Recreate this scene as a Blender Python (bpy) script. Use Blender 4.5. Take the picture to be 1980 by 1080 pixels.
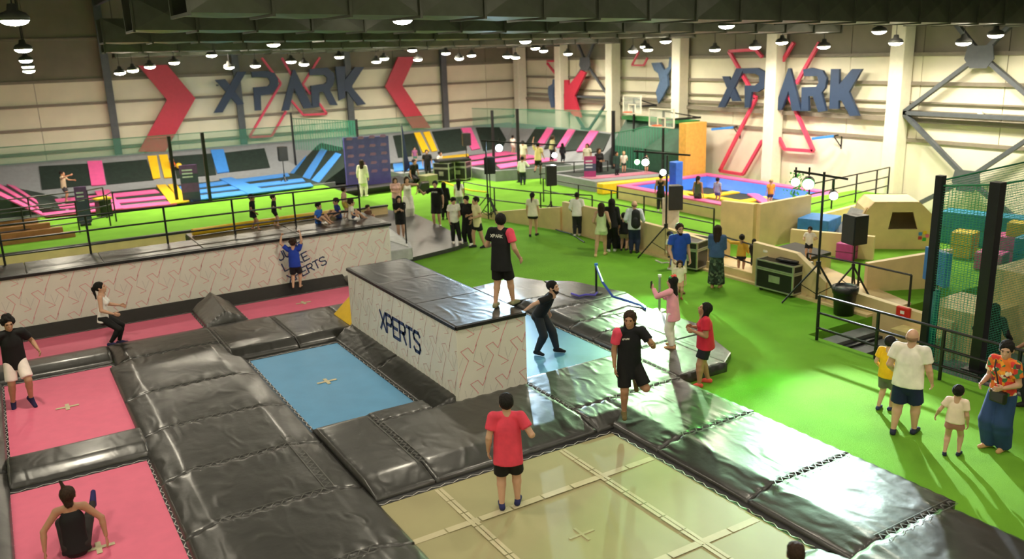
import bpy, math, random
import numpy as np
from mathutils import Vector, Matrix
random.seed(7); RNG = np.random.RandomState(11)
for o in list(bpy.data.objects): bpy.data.objects.remove(o)
SC = bpy.context.scene; COL = SC.collection

# ------------------------------------------------------------------ camera
F_PX, PITCH, ROLL, YAW, CAM_H = 1650.0, 0.26347, 0.03331, 0.53813, 6.3
def cam_axes():
    cy, sy = math.cos(YAW), math.sin(YAW)
    fwd = np.array([sy*math.cos(PITCH), cy*math.cos(PITCH), -math.sin(PITCH)])
    right = np.array([cy, -sy, 0.0]); down = np.cross(fwd, right)
    cr, sr = math.cos(ROLL), math.sin(ROLL)
    return np.array([cr*right+sr*down, -sr*right+cr*down, fwd])
CM = cam_axes(); CPOS = np.array([0, 0, CAM_H])
cd = bpy.data.cameras.new('camera'); cam = bpy.data.objects.new('camera', cd); COL.objects.link(cam)
rot = Matrix((tuple(CM[0]), tuple(-CM[1]), tuple(-CM[2]))).transposed()
cam.matrix_world = Matrix.Translation(CPOS.tolist()) @ rot.to_4x4()
cd.sensor_fit = 'HORIZONTAL'; cd.sensor_width = 36.0; cd.lens = F_PX/1980.0*36.0
cd.clip_start = 0.1; cd.clip_end = 300
cd.dof.use_dof = True; cd.dof.focus_distance = 14.5; cd.dof.aperture_fstop = 0.85
SC.camera = cam

# ------------------------------------------------------------------ world, exposure
W = bpy.data.worlds.new('world'); SC.world = W; W.use_nodes = True
W.node_tree.nodes['Background'].inputs[0].default_value = (0.05, 0.05, 0.05, 1)
W.node_tree.nodes['Background'].inputs[1].default_value = 0.05
SC.view_settings.view_transform = 'Standard'; SC.view_settings.look = 'None'
SC.view_settings.exposure = 0.33; SC.view_settings.gamma = 1.0; SC.view_settings.use_curve_mapping = False
LAMP_STRENGTH = 75.0; LAMP_WATT = 95.0

# ------------------------------------------------------------------ pixel -> place
def ray(x, y): return CM.T @ np.array([(x-990)/F_PX, (y-540)/F_PX, 1.0])
def P(x, y, z=0.0):
    d = ray(x, y); t = (z-CAM_H)/d[2]; return CPOS+t*d
def onY(x, y, Y): d = ray(x, y); return CPOS+d*(Y/d[1])
def onX(x, y, X): d = ray(x, y); return CPOS+d*(X/d[0])
def onPlane(x, y, p0, n):
    d = ray(x, y); n = np.array(n, float); return CPOS+d*(np.dot(np.array(p0, float)-CPOS, n)/np.dot(d, n))
def proj(w):
    c = CM @ (np.array(w, float)-CPOS); return 990+F_PX*c[0]/c[2], 540+F_PX*c[1]/c[2]

# ------------------------------------------------------------------ materials
MATS = {}
def mat(name, col, rough=0.6, metal=0.0, var=0.12, vscale=6.0, bump=0.0, bscale=40.0, emit=0.0, alpha=1.0, spec=0.5, trans=0.0, coat=0.0):
    if name in MATS: return MATS[name]
    m = bpy.data.materials.new(name); m.use_nodes = True; MATS[name] = m
    nt = m.node_tree; b = nt.nodes['Principled BSDF']
    b.inputs['Roughness'].default_value = rough; b.inputs['Metallic'].default_value = metal
    b.inputs['Specular IOR Level'].default_value = spec; b.inputs['Alpha'].default_value = alpha
    b.inputs['Transmission Weight'].default_value = trans; b.inputs['Coat Weight'].default_value = coat; b.inputs['Coat Roughness'].default_value = 0.2
    tc = nt.nodes.new('ShaderNodeTexCoord'); nz = nt.nodes.new('ShaderNodeTexNoise')
    nz.inputs['Scale'].default_value = vscale; nz.inputs['Detail'].default_value = 4
    nt.links.new(tc.outputs['Object'], nz.inputs['Vector'])
    rp = nt.nodes.new('ShaderNodeValToRGB'); c = np.array(col[:3])
    lo, hi = c*(1-var), np.minimum(c*(1+var), 1)
    rp.color_ramp.elements[0].position = 0.3; rp.color_ramp.elements[1].position = 0.7
    rp.color_ramp.elements[0].color = (*lo, 1); rp.color_ramp.elements[1].color = (*hi, 1)
    nt.links.new(nz.outputs['Fac'], rp.inputs['Fac']); nt.links.new(rp.outputs['Color'], b.inputs['Base Color'])
    if bump > 0:
        n2 = nt.nodes.new('ShaderNodeTexNoise'); n2.inputs['Scale'].default_value = bscale; n2.inputs['Detail'].default_value = 5
        nt.links.new(tc.outputs['Object'], n2.inputs['Vector'])
        bp = nt.nodes.new('ShaderNodeBump'); bp.inputs['Strength'].default_value = bump; bp.inputs['Distance'].default_value = 0.02
        nt.links.new(n2.outputs['Fac'], bp.inputs['Height']); nt.links.new(bp.outputs['Normal'], b.inputs['Normal'])
    if emit > 0:
        b.inputs['Emission Color'].default_value = (*col[:3], 1); b.inputs['Emission Strength'].default_value = emit
    return m
def srgb(h):
    h = h.lstrip('#'); v = [int(h[i:i+2], 16)/255 for i in (0, 2, 4)]
    return tuple(c/12.92 if c <= 0.04045 else ((c+0.055)/1.055)**2.4 for c in v)
def cm(hexs, rough=0.7, **k): return mat('m_%s_%g' % (hexs.lstrip('#'), rough), srgb(hexs), rough, **k)

vinyl = mat('black vinyl', (0.018, 0.0175, 0.015), 0.40, var=0.25, vscale=3, bump=0.45, bscale=3.5, spec=0.8, coat=0.5)
def wrinkle(m, scale, strength):
    nt = m.node_tree; b = nt.nodes['Principled BSDF']; old = b.inputs['Normal'].links[0].from_socket
    tc = nt.nodes.new('ShaderNodeTexCoord'); n = nt.nodes.new('ShaderNodeTexNoise'); n.noise_type = 'RIDGED_MULTIFRACTAL'; n.inputs['Scale'].default_value = scale; n.inputs['Detail'].default_value = 3; n.inputs['Distortion'].default_value = 1.2
    mp = nt.nodes.new('ShaderNodeMapping'); mp.inputs['Scale'].default_value = (1.0, 0.55, 1.0); mp.inputs['Rotation'].default_value = (0, 0, 0.5)
    nt.links.new(tc.outputs['Object'], mp.inputs['Vector']); nt.links.new(mp.outputs['Vector'], n.inputs['Vector'])
    bp = nt.nodes.new('ShaderNodeBump'); bp.inputs['Strength'].default_value = strength; bp.inputs['Distance'].default_value = 0.03
    nt.links.new(n.outputs['Fac'], bp.inputs['Height']); nt.links.new(old, bp.inputs['Normal']); nt.links.new(bp.outputs['Normal'], b.inputs['Normal'])
wrinkle(vinyl, 2.6, 0.75)
vinyl_dull = mat('black rubber', (0.014, 0.014, 0.015), 0.5, var=0.2, bump=0.1, bscale=60)
black_m = mat('black powder coat', (0.010, 0.010, 0.012), 0.4, var=0.2)
turf = mat('green turf', (0.185, 0.45, 0.036), 0.9, var=0.10, vscale=1.1, bump=0.8, bscale=160, spec=0.15)
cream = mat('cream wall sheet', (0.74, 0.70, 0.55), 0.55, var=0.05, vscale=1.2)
plaster = mat('pale plaster', (0.72, 0.68, 0.57), 0.75, var=0.04, vscale=1.5)
steel_dark = mat('dark grey steel', (0.075, 0.085, 0.10), 0.5, var=0.1)
upper_sheet = mat('brown grey upper sheet', (0.20, 0.18, 0.135), 0.7, var=0.08, vscale=1.5)  # darker brown grey tone for the upper rows of wall sheets
girt_m = mat('tan grey steel', (0.22, 0.19, 0.15), 0.55, var=0.08)
white_steel = mat('cream painted steel', (0.78, 0.74, 0.62), 0.45, var=0.04)
pink_mat = mat('pink mesh', (0.74, 0.145, 0.245), 0.65, var=0.04, vscale=4, bump=0.15, bscale=220)
blue_mat = mat('blue mesh', (0.10, 0.31, 0.54), 0.5, var=0.05, vscale=2, bump=0.1, bscale=220)
beige_mat = mat('beige mesh', (0.36, 0.325, 0.165), 0.65, var=0.05, vscale=1.2, bump=0.1, bscale=220)
cross_m = mat('pale tape', (0.55, 0.49, 0.31), 0.7, var=0.06)
print_wall = mat('white printed vinyl', (0.80, 0.78, 0.70), 0.45, var=0.03, vscale=2)
pink_line = mat('pink print', (0.80, 0.28, 0.32), 0.5, var=0.05)
grey_line = mat('grey print', (0.60, 0.58, 0.55), 0.5, var=0.05)
navy_print = mat('navy print', (0.035, 0.06, 0.17), 0.5, var=0.08)
roof_m = mat('dark roof sheet', (0.012, 0.012, 0.012), 0.8, var=0.3)
duct_m = mat('galvanised duct', (0.10, 0.10, 0.08), 0.45, metal=0.3, var=0.15, vscale=3)
ply = mat('pale plywood', (0.72, 0.55, 0.29), 0.5, var=0.08, vscale=2.5)
concrete = mat('grey vinyl floor', (0.16, 0.165, 0.18), 0.6, var=0.08)
grey_pad = mat('grey vinyl pad', (0.25, 0.265, 0.29), 0.5, var=0.06)
mesh_dark = mat('dark green mesh', (0.013, 0.026, 0.021), 0.6, var=0.2, bump=0.1, bscale=150)
c_pink = mat('bright pink vinyl', (0.80, 0.12, 0.36), 0.45, var=0.05)
c_yel = mat('bright yellow vinyl', (0.86, 0.55, 0.02), 0.45, var=0.05)
c_blue = mat('bright blue vinyl', (0.055, 0.25, 0.72), 0.45, var=0.05)
red_sign = mat('red acrylic', (0.50, 0.03, 0.065), 0.45, var=0.05)
navy_sign = mat('navy acrylic', (0.022, 0.042, 0.095), 0.45, var=0.06)
pink_sign = mat('pink acrylic', (0.70, 0.06, 0.13), 0.4, var=0.05)

# ------------------------------------------------------------------ mesh helpers
class MB:
    def __init__(s): s.v = []; s.f = []
    def add(s, vs, fs):
        o = len(s.v); s.v += [tuple(map(float, p)) for p in vs]; s.f += [tuple(i+o for i in f) for f in fs]; return s
    def box(s, x0, y0, z0, x1, y1, z1):
        return s.add([(x0,y0,z0),(x1,y0,z0),(x1,y1,z0),(x0,y1,z0),(x0,y0,z1),(x1,y0,z1),(x1,y1,z1),(x0,y1,z1)],
                     [(0,3,2,1),(4,5,6,7),(0,1,5,4),(1,2,6,5),(2,3,7,6),(3,0,4,7)])
    def obox(s, c, size, rz=0.0, M=None):
        hx, hy, hz = size[0]/2, size[1]/2, size[2]/2
        R = Matrix.Rotation(rz, 3, 'Z') if M is None else M
        vs = [Vector(c)+R @ Vector((a*hx, b*hy, d*hz)) for d in (-1, 1) for a, b in ((-1,-1),(1,-1),(1,1),(-1,1))]
        return s.add(vs, [(0,3,2,1),(4,5,6,7),(0,1,5,4),(1,2,6,5),(2,3,7,6),(3,0,4,7)])
    def prism(s, pts, d):          # pts: 3D polygon, d: thickness vector
        n = len(pts); a = [Vector(p) for p in pts]; d = Vector(d); b = [p+d for p in a]
        nrm = sum(((a[i]).cross(a[(i+1) % n]) for i in range(n)), Vector())
        if nrm.dot(d) > 0: a, b = a[::-1], b[::-1]
        fs = [tuple(range(n)), tuple(range(2*n-1, n-1, -1))]
        fs += [(i, i+n, (i+1) % n+n, (i+1) % n) for i in range(n)]
        return s.add(a+b, fs)
    def tube(s, pts, r, n=8, caps=True):
        pts = [Vector(p) for p in pts]; rs = r if isinstance(r, (list, tuple)) else [r]*len(pts)
        vs = []; ref = None
        for i, p in enumerate(pts):
            t = (pts[min(i+1, len(pts)-1)]-pts[max(i-1, 0)]).normalized()
            u = t.orthogonal().normalized() if ref is None else (ref-t*ref.dot(t)).normalized()
            ref = u; w = t.cross(u)
            vs += [p+(u*math.cos(2*math.pi*k/n)+w*math.sin(2*math.pi*k/n))*rs[i] for k in range(n)]
        fs = [(i*n+k, i*n+(k+1) % n, (i+1)*n+(k+1) % n, (i+1)*n+k) for i in range(len(pts)-1) for k in range(n)]
        if caps: fs += [tuple(range(n-1, -1, -1)), tuple((len(pts)-1)*n+k for k in range(n))]
        return s.add(vs, fs)
    def bar(s, a, b, w, h=None):   # square bar
        a, b = Vector(a), Vector(b); h = h or w; t = (b-a).normalized()
        u = t.cross(Vector((0,0,1)));  u = Vector((1,0,0)) if u.length < 1e-3 else u.normalized()
        v = u.cross(t)
        vs = [p+u*(i*w/2)+v*(j*h/2) for p in (a, b) for i, j in ((-1,-1),(1,-1),(1,1),(-1,1))]
        return s.add(vs, [(0,3,2,1),(4,5,6,7),(0,1,5,4),(1,2,6,5),(2,3,7,6),(3,0,4,7)])
    def lathe(s, prof, n=20, c=(0,0,0)):
        vs = [(c[0]+r*math.cos(2*math.pi*k/n), c[1]+r*math.sin(2*math.pi*k/n), c[2]+z) for r, z in prof for k in range(n)]
        fs = [(i*n+k, i*n+(k+1) % n, (i+1)*n+(k+1) % n, (i+1)*n+k) for i in range(len(prof)-1) for k in range(n)]
        fs += [tuple(range(n-1, -1, -1)), tuple((len(prof)-1)*n+k for k in range(n))]
        return s.add(vs, fs)
    def ribbon(s, pts, w, nrm, off=0.0):   # flat strip along a polyline lying in a plane with normal nrm
        nrm = Vector(nrm).normalized(); pts = [Vector(p)+nrm*off for p in pts]
        for a, b in zip(pts, pts[1:]):
            t = b-a
            if t.length < 1e-5: continue
            t.normalize(); u = nrm.cross(t)*(w/2); e = t*(w/2)*0.6
            s.add([a-e-u, b+e-u, b+e+u, a-e+u], [(0,1,2,3)])
        return s
    def grid(s, fn, nu, nv):
        vs = [fn(i/nu, j/nv) for j in range(nv+1) for i in range(nu+1)]
        fs = [(j*(nu+1)+i, j*(nu+1)+i+1, (j+1)*(nu+1)+i+1, (j+1)*(nu+1)+i) for j in range(nv) for i in range(nu)]
        return s.add(vs, fs)
def mesh_of(name, mb, m, smooth=False, loc=(0,0,0)):
    me = bpy.data.meshes.new(name)
    me.from_pydata([(x-loc[0], y-loc[1], z-loc[2]) for x, y, z in mb.v], [], mb.f)
    me.update(); me.materials.append(m)
    if smooth: me.shade_smooth()
    return me
def absloc(o):
    v = Vector((0,0,0))
    while o is not None: v = v+o.location; o = o.parent
    return v
def obj(name, mb, m, parent=None, smooth=False, bevel=0.0, loc=None):
    base = absloc(parent) if parent is not None else Vector((0,0,0))
    if loc is None: loc = base
    me = mesh_of(name, mb, m, smooth, loc)
    o = bpy.data.objects.new(name, me); COL.objects.link(o)
    o.location = Vector(loc)-base
    if parent is not None: o.parent = parent
    if bevel > 0:
        b = o.modifiers.new('bevel', 'BEVEL'); b.width = bevel; b.segments = 2; b.limit_method = 'ANGLE'
    return o
def tag(o, label=None, cat=None, group=None, kind=None):
    if label: o['label'] = label
    if cat: o['category'] = cat
    if group: o['group'] = group
    if kind: o['kind'] = kind
    return o
def thing(name, label, cat, loc=(0,0,0), group=None):
    o = bpy.data.objects.new(name, None); COL.objects.link(o); o.location = tuple(map(float, loc)); o.empty_display_size = 0.2
    return tag(o, label, cat, group)
def struct(name, mb, m, parent=None, **k):
    o = obj(name, mb, m, parent, **k)
    if parent is None: o['kind'] = 'structure'
    return o
def inst(src, name, loc, parent=None):
    o = bpy.data.objects.new(name, src.data); COL.objects.link(o)
    o.parent = parent; o.location = loc; return o

# ------------------------------------------------------------------ floors and walls
WY, WX = 46.0, 28.5
fl = MB()   # main turf with an opening for the sunken entrance on the right
fl.prism([(-12,-8,-0.6),(15.0,-8,-0.6),(15.0,9.9,-0.6),(14.74,9.9,-0.6),(14.74,12.0,-0.6),(28.5,12.0,-0.6),(28.5,46,-0.6),(-12,46,-0.6)], (0,0,0.6))
struct('floor', fl, turf)
struct('floor_lower', MB().box(14.74,-8,-0.75,28.5,12.0,-0.55), concrete)
rs = MB().prism([(-12,31.3,0.0),(13.0,31.3,0.0),(13.0,39.0,0.0),(-12,39.0,0.0)], (0,0,0.42))
o = struct('floor_platform', rs, turf)
obj('edge_board', MB().box(-12,31.22,0.0,13.0,31.3,0.44), ply, o)
obj('edge_trim', MB().box(-12,31.2,0.44,13.02,31.36,0.50), black_m, o)
struct('wall_left', MB().box(-12.2,-8,0,-12,46,9.4), plaster)
struct('wall_front', MB().box(-12,-8.2,0,28.5,-8,9.4), plaster)
# back wall: backing, sheets, girts, columns
wb = struct('wall_back', MB().box(-12,WY+0.06,0,28.7,WY+0.2,9.6), girt_m)
zr = [0.0, 2.30, 3.38, 4.45, 5.52, 7.4, 9.4]
for r in range(6):
    src = None
    for k in range(14):
        x0 = -12.9+3.0*k
        x0c, x1c = max(x0, -12)+0.012, min(x0+3.0, 28.5)-0.012
        if src is None or k in (0, 1, 13):
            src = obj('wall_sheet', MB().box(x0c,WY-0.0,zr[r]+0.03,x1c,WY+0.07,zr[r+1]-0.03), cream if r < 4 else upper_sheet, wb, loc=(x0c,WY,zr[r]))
        else: inst(src, 'wall_sheet', (x0c,WY,zr[r]), wb)
for z in zr[1:-1]:
    obj('girt', MB().box(-12,WY-0.12,z-0.06,28.4,WY+0.02,z+0.06), girt_m, wb)
for x in (-6.9, -0.9, 5.2, 11.25, 17.25, 23.1):
    obj('column', MB().box(x-0.13,WY-0.38,0,x+0.13,WY-0.12,9.4), steel_dark, wb)
    obj('column_flange', MB().box(x-0.17,WY-0.42,0,x+0.17,WY-0.38,9.4), steel_dark, wb)
# right wall
wr = struct('wall_right', MB().box(WX+0.06,-8,0,WX+0.25,46.2,9.6), girt_m)
obj('plinth_wall', MB().box(WX-0.06,-8,-0.6,WX+0.07,45.9,2.62), plaster, wr)
zr2 = [2.66, 3.66, 4.66, 5.66, 7.4, 9.4]
for r in range(5):
    src = None
    for k in range(18):
        y0 = -8+3.0*k; y1 = min(y0+3.0, 45.95)
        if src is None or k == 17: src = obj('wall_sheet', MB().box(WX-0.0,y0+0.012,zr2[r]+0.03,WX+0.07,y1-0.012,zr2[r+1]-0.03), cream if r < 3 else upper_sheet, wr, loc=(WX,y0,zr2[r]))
        else: inst(src, 'wall_sheet', (WX,y0,zr2[r]), wr)
for z in zr2[:-1]+[4.0]:
    h = 0.06 if z != 4.0 else 0.025
    obj('girt', MB().box(WX-0.14,-8,z-h,WX+0.02,45.9,z+h), girt_m, wr)
obj('ledge', MB().box(WX-0.22,-8,3.30,WX+0.02,45.9,3.46), girt_m, wr)
csrc = None
for y in (45.3, 40.85, 36.15, 31.05, 25.3, 19.55, 13.8, 8.0, 2.2):
    if csrc is None: csrc = obj('column', MB().box(WX-0.72,y-0.28,0,WX-0.14,y+0.28,9.4), white_steel, wr, bevel=0.02, loc=(WX,y,0))
    else:
        c2 = inst(csrc, 'column', (WX, y, 0), wr); b = c2.modifiers.new('bevel','BEVEL'); b.width = 0.02
def brace(y0, y1, ztop, zmid, zbot, w=0.17):
    x = WX-0.42; ym = (y0+y1)/2
    for a, b in (((y0,zmid),(ym,ztop)),((ym,ztop),(y1,zmid)),((y0,zmid),(ym,zbot)),((ym,zbot),(y1,zmid)),
                 ((ym,zbot),(y0,-0.1)),((ym,zbot),(y1,-0.1)),((ym,ztop),(y0,8.4)),((ym,ztop),(y1,8.4)),((y0,zmid),(y1,zmid))):
        obj('brace', MB().bar((x,a[0],a[1]),(x,b[0],b[1]),w,w*0.8), steel_dark, wr)
    for z in (ztop, zbot):
        obj('gusset_plate', MB().prism([(x-0.1,ym-0.5,z-0.12),(x-0.1,ym-0.28,z-0.42),(x-0.1,ym+0.28,z-0.42),(x-0.1,ym+0.5,z-0.12),(x-0.1,ym+0.42,z+0.3),(x-0.1,ym-0.42,z+0.3)], (0.04,0,0)), steel_dark, wr)
brace(19.3, 14.05, 5.62, 3.65, 1.55)
brace(40.6, 36.4, 5.45, 3.65, 1.7, 0.13)
# ceiling: roof sheet, purlins, rafters, ducts
ce = struct('ceiling', MB().box(-12.2,-8.2,9.4,28.7,46.2,9.6), roof_m)
for k in range(14): obj('purlin', MB().box(-12,-6+4*k,9.15,28.5,-5.88+4*k,9.4), steel_dark, ce)
for k in range(7): obj('rafter', MB().box(-6.9+6*k,-8,8.85,-6.72+6*k,46,9.4), steel_dark, ce)

def duct(name, a, b, w, h, label, step=1.25):
    """rectangular duct from a to b (bottom centre line), panels cross-broken"""
    a, b = Vector(a), Vector(b); t = (b-a).normalized(); L = (b-a).length; u = Vector((t.y, -t.x, 0)).normalized(); zv = Vector((0,0,1))
    T = thing(name, label, 'duct', a)
    n = max(1, int(L/step)); s = L/n
    def quad(o, e1, e2, nrm, mbx):
        c = o+e1/2+e2/2+nrm*0.05
        mbx.add([o, o+e1, o+e1+e2, o+e2, c], [(0,1,4),(1,2,4),(2,3,4),(3,0,4)])
    src = None
    mbx = MB(); p = a
    quad(p-u*w/2, t*s, zv*h, -u, mbx); quad(p+u*w/2+t*s, -t*s, zv*h, u, mbx)
    quad(p-u*w/2+t*s, -t*s, u*w, -zv, mbx); mbx.add([p-u*w/2+zv*h, p+u*w/2+zv*h, p+u*w/2+zv*h+t*s, p-u*w/2+zv*h+t*s], [(0,1,2,3)])
    src = obj('duct_panel', mbx, duct_m, T)
    for i in range(1, n): inst(src, 'duct_panel', tuple(t*s*i), T)
    f = MB(); 
    for dx in (-1, 1): f.bar(a+u*dx*(w/2+0.02)-zv*0.02, a+u*dx*(w/2+0.02)+zv*(h+0.02), 0.05)
    f.bar(a-u*(w/2+0.04)-zv*0.02, a+u*(w/2+0.04)-zv*0.02, 0.05)
    fsrc = obj('duct_flange', f, duct_m, T)
    for i in range(1, n+1): inst(fsrc, 'duct_flange', tuple(t*s*i), T)
    for q in (0.15, 0.5, 0.85):
        m_ = a+t*L*q
        obj('hanger_rod', MB().tube([m_+zv*h, (m_.x, m_.y, 9.4)], 0.02, 6), black_m, T)
    return T
duct('air_duct', (2.9,14.9,7.0), (27.7,15.0,6.5), 1.3, 0.8, 'wide galvanised air duct nearest the camera across the top')
duct('air_duct', (3.0,21.0,6.95), (25.0,20.4,6.5), 1.3, 0.7, 'galvanised air duct second row back under the roof')
duct('air_duct', (3.2,28.0,6.85), (25.0,27.4,6.55), 1.2, 0.65, 'galvanised air duct third row back behind the pendant lamps')
duct('air_duct', (4.0,35.0,6.65), (26.5,34.2,6.44), 1.2, 0.6, 'galvanised air duct fourth row back, towards the back wall')
duct('air_duct', (5.0,40.5,6.5), (27.0,40.0,6.4), 1.1, 0.55, 'galvanised air duct farthest back, just before the sign wall')

# ------------------------------------------------------------------ pendant lamps
lens_m = mat('lamp lens', (1.0, 0.90, 0.70), 0.5, var=0.01, emit=LAMP_STRENGTH)
lamp_proto = None
LAMPS = [  # pixel, diameter in the picture gives the distance
 (28,40,55),(778,40,40),(1405,50,32),(1700,61,28),(1925,68,27),(45,96,33),(50,117,25),(54,129,20),(56,137,17),(529,86,26),(409,107,21),
 (1016,80,23),(1287,80,22),(1512,82,20),(797,97,19),(1732,83,18),(1863,83,17),(1460,91,17),(1593,90,16),(1382,96,14),(337,121,17),(290,129,14),(257,136,13),
 (232,141,11),(656,110,16),(563,119,14),(494,127,12),(443,130,11),(588,124,11),(862,103,15),(743,113,13),(728,119,11),(808,115,12),(888,113,10),(912,107,12),(981,109,11),(997,111,10),
 (1035,93,18),(1051,98,13),(1098,104,13),(1224,99,12),(1247,90,16),(1253,96,13)]
def lamp_places():
    out = []
    for x, y, w in LAMPS:
        d = ray(x, y); t = F_PX*0.46/w; q = CPOS+t*d
        k = min(1.0, 25.8/max(q[0], 1e-3), 38.6/q[1]); q = CPOS+t*k*d
        out.append(q)
    return out
PLACES = [(q, None) for q in lamp_places()]
for gy in (-5.0, 0.5, 6.0, 11.0):                # rows over the camera, out of the frame
    for gx in (-9.0, -3.0, 3.0, 9.0, 15.0): PLACES.append((np.array([gx, gy, 7.4]), 1))
for gy in (18.0, 26.0, 34.0): PLACES.append((np.array([-8.0, gy, 7.2]), 1))
ORD = ['first', 'second', 'third', 'fourth', 'fifth', 'sixth', 'seventh', 'eighth', 'ninth', 'tenth', 'eleventh', 'twelfth', 'thirteenth', 'fourteenth', 'fifteenth', 'sixteenth', 'seventeenth', 'eighteenth', 'nineteenth', 'twentieth', 'twenty-first', 'twenty-second', 'twenty-third']
vis = sorted(range(len(LAMPS)), key=lambda i: LAMPS[i][0]); third = {}
for i in vis: third.setdefault(min(2, int(LAMPS[i][0]/660)), []).append(i)
for i, (q, off) in enumerate(PLACES):
    if off is None:
        w = LAMPS[i][2]; th = min(2, LAMPS[i][0]//660); n_ = third[th].index(i)
        lab = '%s white pendant lamp, %s from the left among lamps in the %s third' % ('large' if w > 24 else 'medium' if w > 15 else 'small', ORD[n_], ['left', 'middle', 'right'][th])
    else: lab = 'round white pendant lamp over the camera side of the hall'
    T = thing('pendant_lamp', lab, 'lamp', q, 'round pendant lamps under the roof')
    if lamp_proto is None:
        R = 0.23; p = tuple(q)
        a = obj('lens', MB().lathe([(0.001,-0.085),(R*0.5,-0.07),(R*0.8,-0.04),(R*0.93,0.0),(R*0.93,0.012),(0.001,0.012)], 20, p), lens_m, T)
        b = obj('housing', MB().lathe([(R*0.96,0.013),(R,0.0),(R,0.06),(R*0.8,0.12),(0.09,0.16),(0.07,0.26),(0.001,0.27)], 20, p), mat('grey lamp housing', (.09,.09,.085), .5), T, smooth=True)
        lamp_proto = [a, b]
    else:
        for s_ in lamp_proto: inst(s_, s_.name.split('.')[0], (0,0,0), T)
    ld = bpy.data.lights.new('lamp_light', 'AREA'); ld.shape = 'DISK'; ld.size = 0.40; ld.energy = LAMP_WATT*(0.5 if off else 0.42 if LAMPS[i][2] <= 14 else 1.3); ld.spread = math.radians(160); ld.color = (1.0, 0.90, 0.70)
    lo_ = bpy.data.objects.new('lamp_light', ld); COL.objects.link(lo_); lo_.parent = T; lo_.location = (0,0,-0.092)
    obj('cord', MB().tube([(q[0],q[1],q[2]+0.26),(q[0],q[1],9.4)], 0.012, 5), black_m, T)
# ------------------------------------------------------------------ foreground trampolines
def mat_bed(label, x0, x1, y0, y1, m, cross=True, z=0.03):
    T = thing('trampoline', label, 'trampoline', ((x0+x1)/2,(y0+y1)/2,0.0))
    nx = 14
    def sag(u, v): return (x0+(x1-x0)*u, y0+(y1-y0)*v, z-0.02*math.sin(math.pi*u)*math.sin(math.pi*v))
    obj('jump_mat', MB().grid(sag, nx, nx), m, T, smooth=True)
    e = MB(); w = 0.16     # black lacing band round the edge
    for a, b, c, d in ((x0-w,x1+w,y0-w,y0),(x0-w,x1+w,y1,y1+w),(x0-w,x0,y0,y1),(x1,x1+w,y0,y1)): e.box(a,c,0.005,b,d,z+0.004)
    obj('edge_band', e, vinyl_dull, T)
    l = MB(); rr = random.Random(3)   # lacing cord zig-zag
    def zig(ax, ay, bx, by, nx_, ny_):
        L = math.hypot(bx-ax, by-ay); n = max(4, int(L/0.11)); pts = []
        for i in range(n+1):
            o_ = 0.0 if i % 2 else -0.05
            pts.append((ax+(bx-ax)*i/n+nx_*o_, ay+(by-ay)*i/n+ny_*o_, z+0.012))
        l.ribbon(pts, 0.012, (0,0,1))
    zig(x0,y0,x1,y0,0,1); zig(x0,y1,x1,y1,0,-1); zig(x0,y0,x0,y1,1,0); zig(x1,y0,x1,y1,-1,0)
    o = obj('lacing', l, grey_line, T)
    if cross:
        cx, cy = (x0+x1)/2, (y0+y1)/2; k = MB()
        zc = z-0.012
        k.prism([(cx+sx*px_, cy+sy*py_, zc) for px_, py_, sx, sy in ((.2,.035,1,1),(.035,.035,1,1),(.035,.16,1,1),(.035,.16,-1,1),(.035,.035,-1,1),(.2,.035,-1,1),(.2,.035,-1,-1),(.035,.035,-1,-1),(.035,.16,-1,-1),(.035,.16,1,-1),(.035,.035,1,-1),(.2,.035,1,-1))], (0,0,0.004))
        obj('centre_cross', k, cross_m, T)
    return T
mat_bed('pink trampoline with pale cross under the boy in white shorts', -0.58, 1.42, 15.40, 19.25, pink_mat)
mat_bed('pink trampoline with the woman in black sitting on it', -0.62, 1.32, 9.3, 14.0, pink_mat)
mat_bed('long pink trampoline strip under the woman in leggings by the printed wall', -1.6, 3.66, 20.72, 22.28, pink_mat, False)
mat_bed('pink trampoline strip with pale cross below the climbing boy', 4.75, 7.95, 20.62, 22.2, pink_mat)
mat_bed('blue trampoline with pale cross left of the printed box', 3.97, 5.93, 13.55, 17.72, blue_mat)
mat_bed('blue trampoline behind the printed box under the bending man', 7.98, 10.5, 13.42, 17.6, blue_mat, False)
TB = mat_bed('large beige trampoline with crossing white lines', 3.88, 8.10, 6.33, 10.47, beige_mat, False)
# dashed court lines on the beige bed (rows along X and Y)
def dash(a, b, n, w=0.10):
    a, b = Vector(a), Vector(b)
    for i in range(n):
        p = a.lerp(b, i/n); q = a.lerp(b, (i+0.955)/n); t = (q-p).normalized(); u = Vector((-t.y, t.x, 0))*w/2
        zz = 0.0345
        k = [p-u, q-u, q+u, p+u]
        zo = 0.0 if abs(t.x) > .5 else 0.0012
        obj('court_line', MB().prism([(c.x, c.y, 0.030+zo) for c in k], (0,0,0.003)), cross_m, TB)
a1, a2 = P(786,1053,.03), P(1256,887,.03); dash((3.9,a1[1],0), (8.08,a2[1],0), 8, 0.12)
b1, b2 = P(1300,1080,.03), P(1470,1000,.03); dash((3.9,b2[1],0), (8.08,b2[1],0), 8, 0.12)
for xs in (P(850,948,.03)[0], P(1090,872,.03)[0]):
    dash((xs-0.035,6.36,0),(xs-0.035,10.45,0),10,0.055); dash((xs+0.035,6.36,0),(xs+0.035,10.45,0),10,0.055)
cx, cy = P(1125,1030,.03)[:2]
obj('centre_cross', MB().box(cx-0.2,cy-0.02,0.008,cx+0.2,cy+0.02,0.018).box(cx-0.02,cy-0.17,0.008,cx+0.02,cy+0.17,0.0185), mat('worn tape', (.44,.40,.23), .7), TB)

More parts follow.
